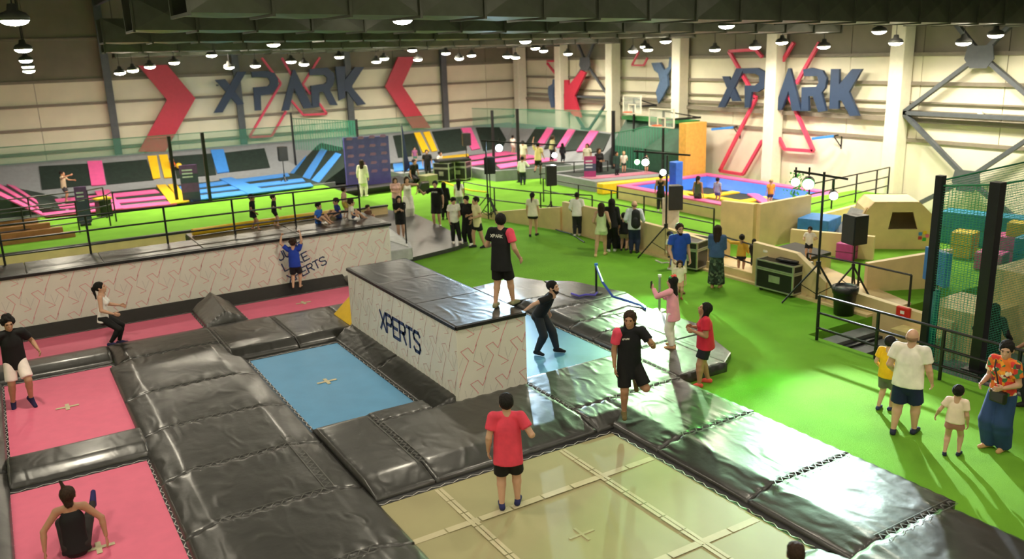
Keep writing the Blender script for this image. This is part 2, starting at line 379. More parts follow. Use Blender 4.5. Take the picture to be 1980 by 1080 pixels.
# ------------------------------------------------------------------ padded deck
DECK = thing('padded_deck', 'black shiny vinyl pads laced together around the trampolines', 'padding', (6, 12, 0))
def pad(x0, x1, y0, y1, prof=None, pucker='x', top=0.2, nx=44, ny=40, zf=None, name='pad'):
    """one vinyl pad: prof = dict(l,r,s,n) widths of slopes falling to the bed on that side"""
    prof = prof or {}; sx, sy = x1-x0, y1-y0; ph = RNG.rand(8)*6.28
    kx = RNG.uniform(24, 34); ky = RNG.uniform(24, 34)
    def fn(u, v):
        x, y = x0+sx*u, y0+sy*v; z = top
        dl, dr, ds, dn = x-x0, x1-x, y-y0, y1-y
        for d, k in ((dl,'l'),(dr,'r'),(ds,'s'),(dn,'n')):
            w = prof.get(k, 0)
            if w and d < w: z = min(z, 0.09+(top-0.09)*(d/w))
        if zf: z = zf(x, y)
        e = min(dl, dr, ds, dn)
        z -= 0.016*math.exp(-e/0.035)
        A = 0.012
        if not prof.get('s'): z += A*math.exp(-ds/0.16)*math.sin(kx*x+ph[0]+2*math.sin(3*x))
        if not prof.get('n'): z += A*math.exp(-dn/0.16)*math.sin(kx*x+ph[1]+2*math.sin(4*x))
        if not prof.get('l'): z += A*0.5*math.exp(-dl/0.10)*math.sin(ky*y+ph[2])
        if not prof.get('r'): z += A*0.5*math.exp(-dr/0.10)*math.sin(ky*y+ph[3])
        z += 0.005*math.sin(2.3*x+ph[4]+1.7*math.sin(2.1*y+ph[5]))*math.sin(2.0*y+ph[6])
        return (x, y, z)
    m = MB().grid(fn, nx, ny)
    # skirt
    n1 = nx+1; ring = [i for i in range(n1)]+[j*n1+nx for j in range(1, ny+1)]+[ny*n1+i for i in range(nx-1, -1, -1)]+[j*n1 for j in range(ny-1, 0, -1)]
    o_ = len(m.v); m.v += [(m.v[i][0], m.v[i][1], 0.0) for i in ring]; L = len(ring)
    m.f += [(ring[k], o_+k, o_+(k+1) % L, ring[(k+1) % L]) for k in range(L)]
    return obj(name, m, vinyl, DECK, smooth=True)
ys = [7.3, 9.25, 11.07, 12.87, 14.78, 16.70, 18.97]
for a, b in zip(ys, ys[1:]): pad(1.36, 3.9, a+.01, b-.01, {'l': 0.40, 'r': 0.48})
pad(1.5, 3.66, 18.99, 20.62, {'n': 0.5, 'l': 0.25})
pad(3.68, 5.12, 17.92, 20.60, {'s': 0.34, 'n': 0.5}); pad(5.14, 6.55, 17.92, 20.55, {'s': 0.34, 'n': 0.5})
pad(6.57, 7.9, 18.25, 20.5, {'n': 0.4})
pad(-0.62, 1.40, 14.16, 15.34, {'s': 0.25, 'n': 0.3}, ny=20); pad(-1.6, 1.48, 19.40, 20.62, {'s': 0.3, 'n': 0.5}, ny=20)
for a, b in ((7.3,11.0),(11.02,14.7),(14.72,19.26)): pad(-2.2, -0.62, a, b, {'r': 0.2})
def hump(x, y):
    c = (4.2-abs(x-4.2))-3.70; return 0.12+min(0.38, max(0, c)*0.75)*(0.55+0.45*min(1, (y-19.9)/2.2))
pad(3.70, 4.68, 20.64, 22.32, zf=hump)
pad(3.92, 4.88, 10.62, 13.44, {'s': 0.5, 'n': 0.22}); pad(4.90, 7.90, 10.62, 12.86, {'s': 0.5}); pad(4.90, 5.95, 12.88, 13.48, {'n': 0.2}, ny=12)
pad(7.92, 10.42, 11.36, 13.32, {'n': 0.25}); pad(7.92, 8.64, 10.62, 11.34, {'s': 0.3}, nx=14, ny=14)
for a, b in ((9.50,11.34),(7.58,9.48),(5.86,7.56)): pad(8.25, 10.40, a, b, {'l': 0.50})
def se(x, y): return 0.2-0.10*max(0, min(1, (8.6-x)/0.6))
pad(8.12, 10.2, 3.0, 5.84, zf=se); pad(5.2, 8.10, 3.0, 6.25, {'n': 0.45}); pad(2.9, 5.18, 3.0, 6.25, {'n': 0.45})
# slope at the foot of the printed box
def bw(x, y): return 0.07+0.20*(x-5.97)/0.55
pad(5.97, 6.50, 13.0, 15.6, zf=bw, nx=14); pad(5.97, 6.50, 15.62, 18.2, zf=bw, nx=14)
# right hand walkway beside the second blue bed
for a, b in ((16.5,17.6),(15.3,16.48),(14.4,15.28),(13.1,14.38)): pad(10.62, 11.9, a, b, {'l': 0.25}, nx=20, ny=18)
pad(10.44, 11.7, 11.42, 13.08, nx=20, ny=18)
def polypad(pts, top=0.17):
    m = MB().prism([(x, y, 0.0) for x, y in pts], (0,0,top)); return obj('pad', m, vinyl, DECK, bevel=0.03)
polypad([(11.92,16.5),(11.92,17.6),(12.3,18.9),(12.9,18.35),(13.35,16.6)]); polypad([(11.92,15.3),(11.92,16.48),(13.33,16.55),(12.95,15.3)])
polypad([(11.92,13.1),(11.92,15.28),(12.93,15.28),(13.02,13.62),(12.75,13.1)]); polypad([(11.72,11.5),(11.72,13.08),(12.72,13.08),(12.25,11.85)])
pad(7.95, 10.35, 17.7, 20.3, nx=22, ny=22, top=0.17); pad(7.95, 10.35, 20.32, 22.9, nx=22, ny=22, top=0.17)
polypad([(10.37,17.7),(10.37,19.5),(11.9,19.7),(12.28,18.92),(11.9,17.62)])
# lacing along the seams between pads
lace_m = mat('dark lacing cord', (0.10, 0.10, 0.09), .5)
def seam(a, b, n_off=0.05, z=0.213):
    a, b = Vector((*a, z)), Vector((*b, z)); L = (b-a).length; t = (b-a)/L; u = Vector((-t.y, t.x, 0)); n = int(L/0.07)
    l = MB().ribbon([a+t*(L*i/n)+u*(n_off if i % 2 else -n_off) for i in range(n+1)], 0.012, (0,0,1)); l.ribbon([a+u*(n_off+.02), b+u*(n_off+.02)], .012, (0,0,1)); l.ribbon([a-u*(n_off+.02), b-u*(n_off+.02)], .012, (0,0,1))
    obj('seam_lacing', l, lace_m, DECK)
for y in ys[1:-1]: seam((1.80,y),(3.38,y))
seam((1.8,18.98),(3.5,18.98)); seam((5.13,18.25),(5.13,20.0)); seam((4.89,11.05),(4.89,13.1)); seam((7.91,11.35),(7.91,12.8)); seam((3.67,18.3),(3.67,20.0)); seam((3.41,11.1),(3.41,13.3))
for y in (9.49,7.57,5.85): seam((8.75,y),(10.32,y))
seam((8.7,11.35),(10.3,11.35)); seam((10.43,11.5),(10.43,13.1))
for y in (13.09,14.39,15.29,16.49): seam((10.9,y),(11.85,y), z=0.216)
# ------------------------------------------------------------------ printed wall and printed box
def pattern(mbp, mbg, origin, e1, e2, nrm, w, h, holes=()):
    """repeating interlocked X print inside a w x h panel"""
    origin, e1, e2 = Vector(origin), Vector(e1), Vector(e2)
    P1 = [(0,0),(0.15,0.05),(0.25,-0.08),(0.33,0.07)]; P2 = [(0,0),(0.15,-0.20),(-0.05,-0.62)]; P3 = [(0.25,-0.22),(0.46,-0.38),(0.31,-0.42)]
    G1 = [(0.33,0.07),(0.25,-0.22)]; G2 = [(0.46,-0.38),(0.40,-0.10)]; G3 = [(-0.05,-0.30),(0.04,-0.12)]
    def clip(a, b):
        ts = [0.0, 1.0]
        for i, lim in ((0, w), (1, h)):
            d = b[i]-a[i]
            for bound, sgn in ((0.01, 1), (lim-0.01, -1)):
                if abs(d) < 1e-9:
                    if (a[i]-bound)*sgn < 0: return None
                    continue
                t = (bound-a[i])/d
                if d*sgn > 0: ts[0] = max(ts[0], t)
                else: ts[1] = min(ts[1], t)
        if ts[0] >= ts[1]: return None
        return [(a[0]+(b[0]-a[0])*t, a[1]+(b[1]-a[1])*t) for t in ts]
    nr, nc = int(h/0.66)+3, int(w/0.52)+4
    for r in range(-1, nr):
        for c in range(-2, nc):
            ox = c*0.52+(r % 3)*0.17-0.1; oy = h+0.25-r*0.66+0.09*math.sin(c*1.0)*0
            for pl, mbx, ww in ((P1,mbp,0.011),(P2,mbp,0.011),(P3,mbp,0.010),(G1,mbg,0.009),(G2,mbg,0.009),(G3,mbg,0.009)):
                for a, b in zip(pl, pl[1:]):
                    k = clip((ox+a[0],oy+a[1]),(ox+b[0],oy+b[1]))
                    if k: mbx.ribbon([origin+e1*x+e2*y for x, y in k], ww, nrm, 0.004)
GLY = {'X': [[(0,0),(1,1)],[(0,1),(1,0)]], 'P': [[(0,0),(0,1),(.75,1),(.95,.85),(.95,.62),(.75,.48),(0,.48)]], 'E': [[(1,0),(0,0),(0,1),(1,1)],[(0,.5),(.8,.5)]],
 'R': [[(0,0),(0,1),(.75,1),(.95,.85),(.95,.65),(.75,.5),(0,.5)],[(.5,.5),(1,0)]], 'T': [[(0,1),(1,1)],[(.5,1),(.5,0)]],
 'S': [[(1,.85),(.8,1),(.2,1),(0,.82),(.1,.6),(.9,.42),(1,.2),(.8,0),(.2,0),(0,.15)]], 'J': [[(.9,1),(.9,.2),(.6,0),(.2,0),(0,.2)]],
 'U': [[(0,1),(0,.2),(.2,0),(.8,0),(1,.2),(1,1)]], 'M': [[(0,0),(0,1),(.5,.4),(1,1),(1,0)]], 'L': [[(0,1),(0,0),(.8,0)]], 'I': [[(.5,0),(.5,1)]],
 'K': [[(0,0),(0,1)],[(.9,1),(0,.45),(.9,0)]], 'A': [[(0,0),(.5,1),(1,0)],[(.22,.4),(.78,.4)]]}
def text(mb, s, origin, e1, e2, nrm, size, adv, w, off=0.006):
    origin, e1, e2 = Vector(origin), Vector(e1), Vector(e2)
    for i, ch in enumerate(s):
        for pl in GLY.get(ch, []):
            mb.ribbon([origin+e1*(i*adv+q[0]*size*0.72)+e2*(q[1]*size) for q in pl], w, nrm, off)
# long wall
WALL = thing('climbing_wall', 'long white padded wall with pink X print and navy slogan', 'wall', (3.5,22.9,0))
obj('wall_body', MB().box(-4.0,22.92,0.0,9.55,24.3,1.46), print_wall, WALL)
obj('top_trim', MB().box(-4.0,22.86,1.43,9.6,22.98,1.50), black_m, WALL)
kick = MB().prism([(-4,22.32,0.03),(-4,22.905,0.22),(-4,22.905,0.0),(-4,22.32,0.0)], (12.0,0,0)); obj('kick_pad', kick, vinyl_dull, WALL)
mp, mg = MB(), MB(); pattern(mp, mg, (-4.0,22.92,0.22), (1,0,0), (0,0,1), (0,-1,0), 13.5, 1.2)
for nm_, m_, c_ in (('printed_pattern', mp, pink_line), ('printed_lines', mg, grey_line)): obj(nm_, m_, c_, WALL)['kind'] = 'stuff'
tx = MB(); sa_ = math.radians(19)
e1 = Vector((math.cos(sa_),0,math.sin(sa_))); e2 = Vector((-math.sin(sa_),0,math.cos(sa_)))
for s_, q in (('JUMP', onY(541,504,22.92)), ('LIKE', onY(551,524,22.92)), ('XPERTS', onY(561,546,22.92))):
    text(tx, s_, q, e1, e2, (0,-1,0), 0.23, 0.20, 0.036)
obj('slogan', tx, navy_print, WALL)
# deck on top of that wall
top = MB()
tops = []
for a, b in ((-4.0,0.2),(0.21,1.9),(1.91,4.3)): obj('deck_pad', MB().box(a,22.99,1.46,b,24.35,1.51), vinyl, WALL, bevel=0.02)
for a, b in ((4.31,6.9),(6.91,9.6)): obj('deck_pad', MB().box(a,22.99,1.46,b,25.35,1.51), vinyl, WALL, bevel=0.02)
obj('deck_frame', MB().box(4.3,24.3,0.0,9.6,25.35,1.46), vinyl_dull, WALL)
# printed box
BOX = thing('jump_box', 'tall white printed jump box with navy lettering and shiny black top', 'box', (7.2,15.5,0))
bx0, bx1, by0, by1, bz = 6.48, 7.93, 12.85, 18.2, 1.56
obj('box_body', MB().box(bx0,by0,0.0,bx1,by1,bz), print_wall, BOX)
trim = MB()
for a, b in (((bx0,by0),(bx1,by0)),((bx1,by0),(bx1,by1)),((bx1,by1),(bx0,by1)),((bx0,by1),(bx0,by0))): trim.bar((*a,bz),(*b,bz),0.055,0.06)
obj('top_trim', trim, black_m, BOX)
for a, b in ((by0+.02,14.6),(14.61,16.4),(16.41,by1-.02)): obj('top_pad', MB().box(bx0+.02,a,bz-.01,bx1-.02,b,bz+.035), vinyl, BOX, bevel=0.015)
mp, mg = MB(), MB()
pattern(mp, mg, (bx0,by0,0.22), (1,0,0), (0,0,1), (0,-1,0), bx1-bx0, bz-0.26)
for nm_, m_, c_ in (('printed_pattern', mp, pink_line), ('printed_lines', mg, grey_line)): obj(nm_, m_, c_, BOX)['kind'] = 'stuff'
mp, mg = MB(), MB(); pattern(mp, mg, (bx0,by1,0.22), (0,-1,0), (0,0,1), (-1,0,0), by1-by0, bz-0.26)
for nm_, m_, c_ in (('printed_pattern', mp, mat('faint pink print', (0.72,0.45,0.43), .5)), ('printed_lines', mg, grey_line)): obj(nm_, m_, c_, BOX)['kind'] = 'stuff'
tx = MB(); qa = onX(737,632,bx0); qb = onX(812,678,bx0)
Lt = abs(qa[1]-qb[1]); text(tx, 'XPERTS', (bx0,qa[1],qa[2]-0.02), (0,-1,0), (0.0,0.0,1), (-1,0,0), 0.40, Lt/5.75, 0.075)
obj('lettering', tx, navy_print, BOX)
# yellow wedge at the back corner of the box
ap = onY(677,553,18.5)
wd = MB().prism([(6.44,18.22,0.2),(6.44,19.35,0.2),(6.9,18.6,1.05),(6.9,18.3,1.05)], (0.3,0,0))
tag(obj('foam_wedge', wd, c_yel, None, bevel=0.02), 'yellow foam wedge leaning at the back corner of the printed box', 'wedge')
# ------------------------------------------------------------------ signs on the walls
def zpts(l, ox, oy, s): return [(ox+x/s, oy+y/s) for x, y in l]
def sign_back(name, label, cat, polys, m, Y=45.5, th=0.12, group=None):
    T = thing(name, label, cat, onY(*polys[0][0], Y), group)
    for i, pl in enumerate(polys):
        obj('stroke' if len(polys) > 1 else 'face', MB().prism([onY(x, y, Y-0.012*i) for x, y in pl], (0,th,0)), m, T)
    obj('standoff', MB().box(*(onY(*polys[0][0], Y)+np.array([0.1,th,-0.3])), *(onY(*polys[0][0], Y)+np.array([0.16,WY-Y-0.1,-0.24]))), steel_dark, T)
    return T
def sign_right(name, label, cat, polys, m, X=28.0, th=0.12, group=None):
    T = thing(name, label, cat, onX(*polys[0][0], X), group)
    for i, pl in enumerate(polys):
        obj('stroke' if len(polys) > 1 else 'face', MB().prism([onX(x, y, X-0.012*i) for x, y in pl], (th,0,0)), m, T)
    return T
G1_ = 'navy letters on the back wall'; G2_ = 'navy letters on the right wall'
z2 = lambda l: zpts(l, 400, 100, 9); z3 = lambda l: zpts(l, 540, 100, 9)
sign_back('wall_letter', 'navy letter X of the back wall sign', 'letter', [z2([(145,490),(320,475),(650,905),(530,925)]), z2([(530,350),(690,345),(275,1055),(120,1065)])], navy_sign, group=G1_)
sign_back('wall_letter', 'navy letter P of the back wall sign', 'letter', [z2([(770,345),(1040,330),(1180,370),(1245,480),(1240,590),(1170,700),(1080,745),(940,760),(950,1020),(840,1025),(810,620),(1060,600),(1100,560),(1100,510),(1060,455),(790,440)])], navy_sign, group=G1_)
sign_back('wall_letter', 'navy letter A of the back wall sign', 'letter', [z3([(45,1030),(235,315),(275,315),(590,975),(430,990),(260,640),(175,1015)])], navy_sign, group=G1_)
sign_back('wall_letter', 'navy letter R of the back wall sign', 'letter', [z3([(525,300),(840,275),(950,370),(970,470),(940,590),(880,660),(1020,930),(890,930),(770,700),(700,710),(700,960),(580,975),(550,590),(780,560),(830,520),(830,450),(780,405),(530,410)])], navy_sign, group=G1_)
sign_back('wall_letter', 'navy letter K of the back wall sign', 'letter', [z3([(980,260),(1150,250),(1150,800),(1040,850)]), z3([(1320,265),(1480,265),(1260,610),(1510,910),(1370,935),(1190,690),(1140,690),(1140,500)])], navy_sign, group=G1_)
sign_back('wall_chevron', 'big red chevron pointing right on the back wall', 'sign', [[(268,127),(323,125),(378,190),(320,293),(268,293),(323,193)]], red_sign, group='red chevrons beside the back wall sign')
sign_back('wall_chevron', 'big red chevron pointing left on the back wall', 'sign', [[(770,110),(803,110),(778,165),(833,247),(798,248),(745,167)]], red_sign, group='red chevrons beside the back wall sign')
def outline(name, label, pts, plane, coord, nrm, w, m):
    T = thing(name, label, 'sign', plane(*pts[0][0], coord))
    for pl in pts:
        for (a, b) in zip(pl, pl[1:]):
            obj('outline_bar', MB().bar(plane(*a, coord), plane(*b, coord), w, w), m, T)
outline('neon_outline', 'thin red outline of a giant X behind the back wall letters',
        [[(506,112),(543,161),(482,265),(525,263),(553,215)],[(563,194),(586,222),(632,220),(617,200)],[(600,182),(585,163),(618,111)],[(545,112),(566,150)]], onY, 45.68, (0,-1,0), 0.11, pink_sign)
z6 = lambda l: zpts(l, 1370, 80, 6.747); z7 = lambda l: zpts(l, 1480, 80, 4.909); z5 = lambda l: zpts(l, 1030, 90, 6.353)
sign_right('wall_letter', 'navy letter X of the right wall sign', 'letter', [z6([(175,455),(260,455),(410,780),(310,780)]), z6([(360,350),(460,350),(205,860),(120,860)])], navy_sign, group=G2_)
sign_right('wall_letter', 'navy letter P of the right wall sign', 'letter', [z6([(440,350),(640,345),(740,400),(740,600),(640,660),(560,660),(530,865),(470,865),(470,575),(600,575),(660,530),(655,450),(600,420),(450,420)])], navy_sign, group=G2_)
sign_right('wall_letter', 'navy letter A of the right wall sign', 'letter', [z7([(80,652),(215,255),(234,255),(335,660),(250,660),(218,470),(150,650)])], navy_sign, group=G2_)
sign_right('wall_letter', 'navy letter R of the right wall sign', 'letter', [z7([(355,265),(440,250),(540,275),(580,350),(565,440),(530,490),(575,660),(500,670),(450,520),(405,520),(410,660),(338,660),(343,435),(480,430),(505,390),(490,330),(365,330)])], navy_sign, group=G2_)
sign_right('wall_letter', 'navy letter K of the right wall sign', 'letter', [z7([(620,262),(700,262),(690,640),(605,640)]), z7([(820,262),(915,262),(790,480),(885,705),(800,708),(720,560),(680,560),(680,430)])], navy_sign, group=G2_)
outline('neon_outline', 'pink tube outline of a giant X behind the right wall letters',
        [[(1474,110),(1462,96),(1410,99),(1462,190),(1392,330),(1437,337),(1474,272)],[(1504,262),(1517,288),(1573,292),(1523,178)],[(1506,130),(1535,82)],[(1540,162),(1585,82)]], onX, 28.22, (-1,0,0), 0.13, pink_sign)
sign_right('wall_figure', 'red K shaped sign beside the white column', 'sign', [z5([(385,410),(435,410),(440,480),(590,290),(650,320),(510,610),(590,870),(500,850),(460,800),(385,790)])], red_sign, 27.85)
sign_right('wall_figure', 'small blue standing figure silhouette left of the red sign', 'sign', [z5([(245,400),(300,400),(295,460),(255,500),(245,600),(265,750),(225,750),(185,560),(190,490),(240,460)])], mat('slate blue acrylic', (0.08,0.14,0.26), .5), 28.15)
sign_right('wall_figure', 'blue leaping figure silhouette high on the right wall', 'sign', [z5([(1455,200),(1560,195),(1610,290),(1665,250),(1680,130),(1705,130),(1700,260),(1650,350),(1660,480),(1590,620),(1540,700),(1510,560),(1560,420),(1540,330),(1490,290)])], mat('slate blue acrylic', (0.08,0.14,0.26), .5), 28.15)
outline('neon_outline', 'thin pink outline sign left of the white column', [[(1058,118),(1075,118),(1100,170)],[(1058,122),(1080,150)]], onX, 28.2, (-1,0,0), 0.10, pink_sign)
outline('neon_outline', 'thin pink outline sign above the leaping figure', [[(1235,100),(1222,126),(1245,126),(1252,112)]], onX, 28.2, (-1,0,0), 0.08, pink_sign)
for lab, (a, b, c) in (('blue exit bar bracket left of the column on the right wall', ((1376,250),(1418,246),(1425,258))), ('blue exit bar bracket right of the column on the right wall', ((1570,268),(1612,263),(1622,276)))):
    T = thing('wall_bracket', lab, 'bracket', onX(*a, 27.9))
    p, q = onX(*a, 27.6), onX(*b, 28.0); obj('blue_bar', MB().bar(p, q, 0.10), c_blue, T)
    r = onX(*b, 28.2); obj('arm', MB().bar(r, (28.45, r[1]-0.1, r[2]+0.05), 0.05).bar(r, (28.45, r[1]-0.2, r[2]-0.45), 0.04).bar((28.43, r[1]-0.2, r[2]+0.1), (28.43, r[1]-0.2, r[2]-0.5), 0.04), black_m, T)
p = onX(1896,220,28.3); T = thing('wall_light', 'small white globe fitting between the wall braces', 'light', p)
obj('globe', MB().lathe([(0.001,-0.1),(0.07,-0.07),(0.1,0),(0.07,0.07),(0.001,0.1)], 14, tuple(p)), white_steel, T, smooth=True); obj('stem', MB().bar(p, (28.5, p[1], p[2]), 0.03), black_m, T)

# ------------------------------------------------------------------ far trampoline courts
SB = (0, 43.9, 0.6); SN = (0, -0.84, 1.0)       # back slope plane
def quad_floor(T, name, px, m, z=0.52, th=0.05): return obj(name, MB().prism([P(x, y, z) for x, y in px], (0,0,-th)), m, T)
def quad_slope(T, name, px, m, p0=SB, n=SN, th=0.06, lift=0.03):
    nv = Vector(n).normalized(); return obj(name, MB().prism([Vector(onPlane(x, y, p0, n))+nv*lift for x, y in px], tuple(-nv*th)), m, T)
CT = thing('trampoline_court', 'far grey trampoline court with pink, yellow and blue pads along the back wall', 'trampoline', (7,41,0))
obj('court_base', MB().prism([(-6,38.85,0),(13.6,38.85,0),(13.6,45.4,0),(-6,45.4,0)], (0,0,0.47)), grey_pad, CT)
obj('back_slope', MB().prism([(-6,43.6,0.4),(-6,43.9,0.58),(-6,45.54,1.96),(-6,45.54,0.4)], (33.5,0,0)), grey_pad, CT)
# left end slope (rising to the left) and divider slope (rising to the right)
obj('end_slope', MB().prism([(2.2,38.9,0.46),(-2.5,38.9,2.1),(-2.5,38.9,0.4)], (0,5.2,0)), mesh_dark, CT)
obj('divider_slope', MB().prism([(13.0,38.9,0.46),(15.2,38.9,1.75),(15.2,38.9,0.3)], (0,6.2,0)), mesh_dark, CT)
obj('floor_mat', MB().box(2.3,38.95,0.44,13.0,43.5,0.49), mesh_dark, CT)
for px in ([(75,322),(170,317),(176,358),(81,367)], [(199,316),(284,309),(297,348),(207,357)], [(333,303),(410,297),(418,338),(342,345)], [(433,296),(511,287),(522,324),(443,333)]): quad_slope(CT, 'slope_mat', px, mesh_dark, lift=0.035)
for px, m in (([(169,313),(197,312),(205,358),(177,360)], c_pink), ([(285,303),(303,302),(310,345),(296,347)], c_yel), ([(307,301),(324,300),(333,344),(318,345)], c_yel), ([(407,291),(432,290),(443,333),(420,336)], c_blue)): quad_slope(CT, 'slope_pad', px, m, lift=0.07)
for px, m in (([(182,367),(210,365),(238,402),(207,406)], c_pink), ([(302,357),(320,356),(352,390),(330,393)], c_yel), ([(324,356),(340,354),(366,388),(352,390)], c_yel), ([(424,345),(447,342),(520,369),(480,374)], c_blue)): quad_floor(CT, 'floor_pad', px, m, 0.56)
for px, m in (([(70,388),(300,366),(308,371),(74,394)], c_pink), ([(72,399),(318,378),(326,383),(78,406)], c_pink), ([(80,411),(334,388),(342,393),(88,417)], c_pink),
              ([(345,360),(556,334),(560,339),(350,366)], c_blue), ([(352,370),(585,344),(590,350),(358,376)], c_blue), ([(362,380),(600,353),(606,359),(370,387)], c_blue)): quad_floor(CT, 'stripe_pad', px, m, 0.535)
# stripes climbing the left end slope
EN, E0 = (0.349,0,1.0), (2.2,38.9,0.46)
for k, (a, b) in enumerate((((-60,302),(70,388)), ((-60,322),(72,399)), ((-60,342),(80,411)))):
    quad_slope(CT, 'end_stripe', [a, b, (b[0]+4,b[1]+7), (a[0],a[1]+10)], c_pink, E0, EN, 0.05, 0.04)
DN, D0 = (-0.586,0,1.0), (13.0,38.9,0.46)
for a, b, c, d in (((556,334),(595,285),(604,287),(567,337)), ((585,344),(622,288),(632,291),(598,348)), ((600,353),(650,296),(660,299),(614,357))): quad_slope(CT, 'divider_stripe', [a, b, c, d], c_blue, D0, DN, 0.05, 0.05)
obj('front_edge', MB().box(-6,38.78,0.0,13.6,38.86,0.50), grey_pad, CT)
# second court, right of the stage
C2 = thing('trampoline_court', 'second far trampoline court with pink pads climbing the corner wall', 'trampoline', (21,40,0))
obj('court_base', MB().prism([(17.2,39.4,0),(20.8,38.8,0),(21.0,36.5,0),(27.7,34.7,0),(27.7,45.5,0),(17.2,45.5,0)], (0,0,0.47)), grey_pad, C2)
obj('floor_mat', MB().prism([(17.6,39.8,0.45),(21.2,39.2,0.45),(21.4,36.9,0.45),(25.2,35.9,0.45),(25.2,43.4,0.45),(17.6,43.4,0.45)], (0,0,0.045)), mesh_dark, C2)
RN, R0 = (-0.62,0,1.0), (25.5,40,0.52)
obj('side_slope', MB().prism([(25.5,34.7,0.42),(27.72,34.7,1.92),(27.74,34.7,0.3)], (0,10.8,0)), grey_pad, C2)
for px in ([(760,263),(800,258),(815,300),(770,305)], [(835,255),(890,249),(903,290),(852,297)], [(920,247),(965,246),(985,282),(935,292)]): quad_slope(C2, 'slope_mat', px, mesh_dark, lift=0.035)
for px, m in (([(800,258),(812,257),(830,293),(817,296)], c_yel), ([(818,257),(830,255),(845,292),(835,294)], c_yel), ([(891,249),(910,248),(928,288),(912,291)], c_pink)): quad_slope(C2, 'slope_pad', px, m, lift=0.07)
for px in ([(1037,246),(1058,246),(1040,278),(1012,284)], [(1072,249),(1100,251),(1080,282),(1052,288)], [(1114,252),(1141,255),(1118,290),(1090,292)], [(1158,257),(1182,260),(1166,292),(1132,296)]): quad_slope(C2, 'slope_mat', px, mesh_dark, R0, RN, 0.05, 0.03)
for px in ([(1059,247),(1072,249),(1052,280),(1037,283)], [(1100,250),(1113,252),(1092,283),(1077,286)], [(1142,253),(1158,255),(1134,292),(1115,294)]): quad_slope(C2, 'slope_pad', px, c_pink, R0, RN, 0.06, 0.06)
for px, m in (([(890,304),(1035,284),(1040,290),(893,310)], c_pink), ([(900,314),(1075,291),(1083,297),(905,320)], c_pink), ([(960,318),(1110,297),(1122,301),(968,325)], c_pink), ([(850,300),(905,296),(912,318),(865,322)], c_yel), ([(760,316),(850,309),(852,322),(762,330)], c_blue)): quad_floor(C2, 'floor_pad', px, m, 0.54)
fe = [P(880,338,0.0), P(1090,318,0.0)]
obj('front_edge', MB().prism([(21.0,36.44,0.0),(27.7,34.64,0.0),(27.7,34.69,0.0),(21.0,36.49,0.0)], (0,0,0.52)), grey_pad, C2)
# black posts carrying the far safety nets, nets
net_m = bpy.data.materials.new('green safety net'); net_m.use_nodes = True; nt = net_m.node_tree; MATS['net'] = net_m
b = nt.nodes['Principled BSDF']; b.inputs['Base Color'].default_value = (0.05,0.33,0.20,1); b.inputs['Roughness'].default_value = 0.8
tc = nt.nodes.new('ShaderNodeTexCoord'); ck = nt.nodes.new('ShaderNodeTexBrick'); ck.offset = 0.0
ck.inputs['Scale'].default_value = 1.0; ck.inputs['Brick Width'].default_value = 0.05; ck.inputs['Row Height'].default_value = 0.05; ck.inputs['Mortar Size'].default_value = 0.0042; ck.inputs['Mortar Smooth'].default_value = 0.0
cb = nt.nodes.new('ShaderNodeCombineXYZ'); sp = nt.nodes.new('ShaderNodeSeparateXYZ'); ad = nt.nodes.new('ShaderNodeMath'); ad.operation = 'ADD'
nt.links.new(tc.outputs['Object'], sp.inputs[0]); nt.links.new(sp.outputs[0], ad.inputs[0]); nt.links.new(sp.outputs[1], ad.inputs[1]); nt.links.new(ad.outputs[0], cb.inputs[0]); nt.links.new(sp.outputs[2], cb.inputs[1])
nt.links.new(cb.outputs[0], ck.inputs['Vector']); nt.links.new(ck.outputs['Fac'], b.inputs['Alpha'])
def net(label, pts, cat='net', rope=True):
    T = thing('safety_net', label, cat, pts[0])
    o_ = obj('netting', MB().add(pts, [tuple(range(len(pts)))]), net_m, T)
    obj('top_rope', MB().tube([pts[-1], pts[-2]] if len(pts) == 4 else [pts[-1], pts[-2]], 0.02, 6), cm('#2f7d5a'), T)
    return T
def post(px, ybase, ytop, z0, label, w=0.13, group='black posts around the far courts'):
    p = P(px, ybase, z0); T = thing('net_post', label, 'post', p, group)
    d = ray(px, ytop); t = math.hypot(p[0], p[1])/math.hypot(d[0], d[1]); zt = CAM_H+t*d[2]
    obj('shaft', MB().box(p[0]-w/2,p[1]-w/2,z0,p[0]+w/2,p[1]+w/2,zt), black_m, T)
    obj('base_plate', MB().box(p[0]-w,p[1]-w,z0,p[0]+w,p[1]+w,z0+0.03), black_m, T)
    return p, zt
pA = post(343,392,262,0.42,'black net post beside the yellow pads, left of the sign board')
pB = post(407,390,255,0.42,'black net post right of the sign board')
p1 = post(573,330,217,0.5,'slim black net post left of the purple backdrop', 0.09); p2 = post(697,335,230,0.5,'slim black net post behind the purple backdrop', 0.09)
p3_ = post(955,315,213,0.5,'black net post beside the bright stage light', 0.11); p4_ = post(1004,352,210,0.0,'tall black net post behind the jumping guests', 0.11); p5_ = post(1186,345,214,0.0,'tall black net post left of the basketball hoops', 0.13)
def at(pz, z): return (pz[0][0], pz[0][1], z)
net('sheer green net between the posts left of the purple backdrop', [at(p1,1.6), at(p2,1.6), at(p2,p2[1]-0.1), at(p1,p1[1]-0.3)])
net('sheer green net along the top of the back slope', [(-6,45.2,1.95),(p3_[0][0],45.2,1.95),(p3_[0][0],45.2,2.75),(-6,45.2,2.75)])
net('sheer green net in the far corner above the pink pads', [(24.5,45.0,1.95),(27.9,36.0,1.95),(27.9,36.0,3.0),(24.5,45.0,3.0)])
net('dark green net hanging beside the basketball hoops', [at(p5_,0.5),(27.6,30.1,0.5),(27.6,30.1,2.9),at(p5_,2.2)])

